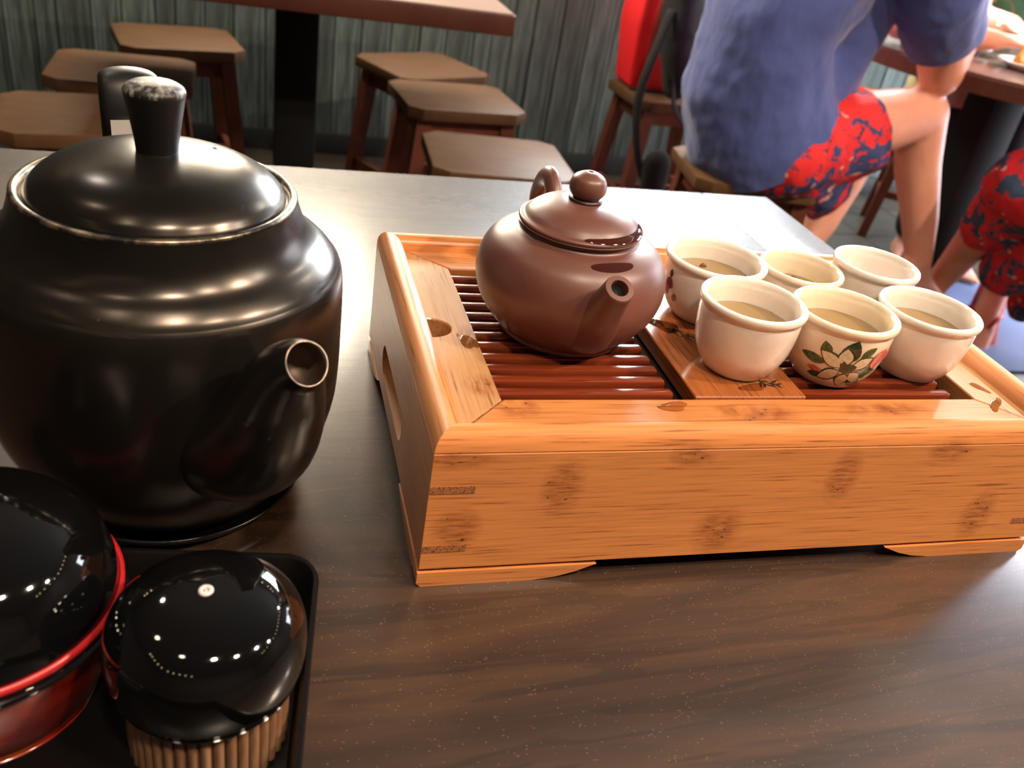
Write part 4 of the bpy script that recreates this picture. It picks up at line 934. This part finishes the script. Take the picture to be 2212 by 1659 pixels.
organic('shirt', [cap([(2.28, 2.40, -0.22, 0.18, 0.15), (2.25, 2.36, 0.0, 0.17, 0.14), (2.20, 2.28, 0.20, 0.185, 0.13), (2.17, 2.24, 0.29, 0.12, 0.09)], 22), cap([(2.05, 2.32, 0.26, 0.078), (1.99, 2.25, 0.13, 0.078)]), cap([(2.34, 2.22, 0.26, 0.078), (2.36, 2.10, 0.15, 0.078)])], 'floral_g', P3, 0.010, 5, displace=(0.02, 0.08))
organic('trousers', [cap([(2.28, 2.40, -0.23, 0.165, 0.12), (2.28, 2.38, -0.2, 0.16, 0.12)], 18), cap([(2.22, 2.36, -0.21, 0.115), (2.10, 2.20, -0.20, 0.10), (2.02, 2.06, -0.22, 0.075), (2.06, 2.10, -0.42, 0.07), (2.08, 2.14, -0.60, 0.06)]), cap([(2.36, 2.44, -0.21, 0.115), (2.32, 2.26, -0.20, 0.10), (2.28, 2.10, -0.22, 0.075), (2.30, 2.12, -0.42, 0.07), (2.30, 2.16, -0.60, 0.06)])], 'black_cloth', P3, 0.011, 5)

# ================================================================== BAGS
SZ = FZ+0.4505
rbg = thing('shopping_bag', 'bright red fabric bag standing on the stool by the plank wall', 'bag', (1.15, 2.42, SZ))
v = [(-0.115, -0.085, 0), (0.10, -0.085, 0), (0.10, 0.065, 0), (-0.115, 0.065, 0), (-0.135, -0.10, 0.20), (0.12, -0.095, 0.20), (0.12, 0.075, 0.20), (-0.135, 0.075, 0.20), (-0.115, -0.075, 0.44), (0.10, -0.075, 0.44), (0.10, 0.05, 0.44), (-0.115, 0.05, 0.44)]
bm = bmesh.new(); vs = [bm.verts.new(q) for q in v]
for q in [(0, 3, 2, 1), (8, 9, 10, 11)]+[(a, (a+1) % 4, (a+1) % 4+4, a+4) for a in range(4)]+[(a+4, (a+1) % 4+4, (a+1) % 4+8, a+8) for a in range(4)]: bm.faces.new([vs[i] for i in q])
bmesh.ops.bevel(bm, geom=list(bm.edges), offset=0.018, segments=3, affect='EDGES', profile=0.5)
bm_obj('bag_body', bm, 'red_bag', rbg)
mesh_obj('side_fold', tube(spline([(-0.075, -0.092, 0.02, 0.010, 0.006), (-0.080, -0.110, 0.20, 0.014, 0.006), (-0.060, -0.090, 0.40, 0.010, 0.006)], 5), 10), 'red_bag2', rbg)
mesh_obj('base_trim', tube([(-0.115, -0.088, 0.004, 0.004), (0.10, -0.088, 0.004, 0.004)], 8), 'black_cloth', rbg)
bp_ = thing('backpack', 'black backpack with dangling straps between the red bag and the blue shirt', 'backpack', (1.085, 2.235, SZ))
organic('pack', [capsule([(0.02, -0.055, 0.10, 0.085, 0.05), (0.0, -0.05, 0.22, 0.10, 0.06), (-0.01, -0.04, 0.34, 0.085, 0.055), (0.0, -0.03, 0.40, 0.05, 0.04)], 18), capsule([(0.11, -0.05, 0.06, 0.06, 0.05), (0.11, -0.05, 0.30, 0.07, 0.05)], 14)], 'black_cloth', bp_, 0.012, 5, displace=(0.02, 0.1))
for pts in ([(-0.06, -0.10, 0.27, 0.014, 0.004), (-0.10, -0.13, 0.14, 0.014, 0.004), (-0.115, -0.135, 0.02, 0.014, 0.004), (-0.09, -0.155, -0.12, 0.012, 0.004), (-0.04, -0.17, -0.22, 0.012, 0.004)],
            [(-0.02, -0.11, 0.16, 0.012, 0.004), (0.0, -0.13, 0.02, 0.012, 0.004), (0.06, -0.17, -0.06, 0.012, 0.004), (0.03, -0.19, -0.15, 0.012, 0.004)]):
    mesh_obj('strap', tube(spline(pts, 6), 10), 'black_cloth', bp_)
organic('strap_pouch', [capsule([(-0.03, -0.175, -0.14, 0.045, 0.03), (-0.03, -0.185, -0.24, 0.04, 0.03)], 14)], 'black_cloth', bp_, 0.008, 4)
tl = organic('towel', [capsule([(0, 0, 0.034, 0.03, 0.045), (0.005, 0.0, 0.20, 0.03, 0.05), (0.01, 0.0, 0.30, 0.03, 0.04)], 14)], 'teal_cloth', None, 0.01, 4, (1.325, 2.43, FZ+0.4512)); tag(tl, 'teal cloth bundle above the black backpack', 'cloth')
mt = bm_obj('floor_surface', box_bm(1.93, 2.80, 1.42, 2.00, FZ+0.0005, FZ+0.008, 0.003), 'blue_patch', None, sharp=30); tag(mt, 'pale bluish patch on the floor under the red dress', 'mat')  # thin slab that gives the floor a pale bluish patch here

# ================================================================== STRING LIGHTS
def string(label, pts, n, bulb='bulb'):
    path = spline(pts, 10); s = thing('string_light', label, 'string light', tuple(path[0][:3])); o0 = Vector(path[0][:3])
    mesh_obj('cable', tube([(*(Vector(q[:3])-o0), 0.003) for q in path], 6), 'black_metal', s)
    b0 = None
    for i in range(n):
        q = Vector(path[int(i*(len(path)-1)/(n-1))][:3])-o0-Vector((0, 0, 0.03))
        if b0 is None: b0 = mesh_obj('bulb', lathe([(0, -0.022), (0.012, -0.017), (0.016, -0.006), (0.013, 0.008), (0.006, 0.018), (0.005, 0.027), (0, 0.027)], 12), bulb, s); o = b0
        else: o = b0.copy(); COL.objects.link(o); o.parent = s
        o.location = q
string('warm string lights along the right side of the room', [(2.35, -1.0, 1.65), (2.4, 0.2, 1.50), (2.3, 1.2, 1.62), (2.25, 2.3, 1.50)], 16)
string('warm string lights hung high along the plank wall', [(-1.8, 2.5, 1.72), (-0.9, 2.45, 1.55), (0.1, 2.5, 1.72), (0.9, 2.45, 1.58), (1.7, 2.5, 1.72)], 18)
string('warm string lights hung behind the camera', [(-1.6, -0.4, 1.5), (-1.4, -1.3, 1.4), (-0.6, -1.9, 1.5)], 10)

# ================================================================== PENDANT LAMPS over the second table
for (x, y, z), lb in (((0.43, 2.30, 0.74), 'round warm pendant lamp over the stools, left of the pair'), ((0.63, 2.30, 0.76), 'round warm pendant lamp over the stools, right of the pair')):
    pd = thing('pendant_lamp', lb, 'lamp', (x, y, CZ), 0, 'warm pendant lamps')
    mesh_obj('cord', tube([(0, 0, 0, 0.003), (0, 0, z-CZ+0.06, 0.003)], 8), 'black_metal', pd)
    mesh_obj('cap', lathe([(0, 0.075), (0.012, 0.074), (0.018, 0.045), (0.018, 0.036), (0, 0.036)], 20), 'black_metal', pd, True, (0, 0, z-CZ), 40)
    mesh_obj('globe', lathe(spline([(0, -0.045), (0.025, -0.038), (0.044, -0.010), (0.040, 0.018), (0.018, 0.038), (0, 0.038)], 5), 28), 'bulb_big', pd, True, (0, 0, z-CZ))
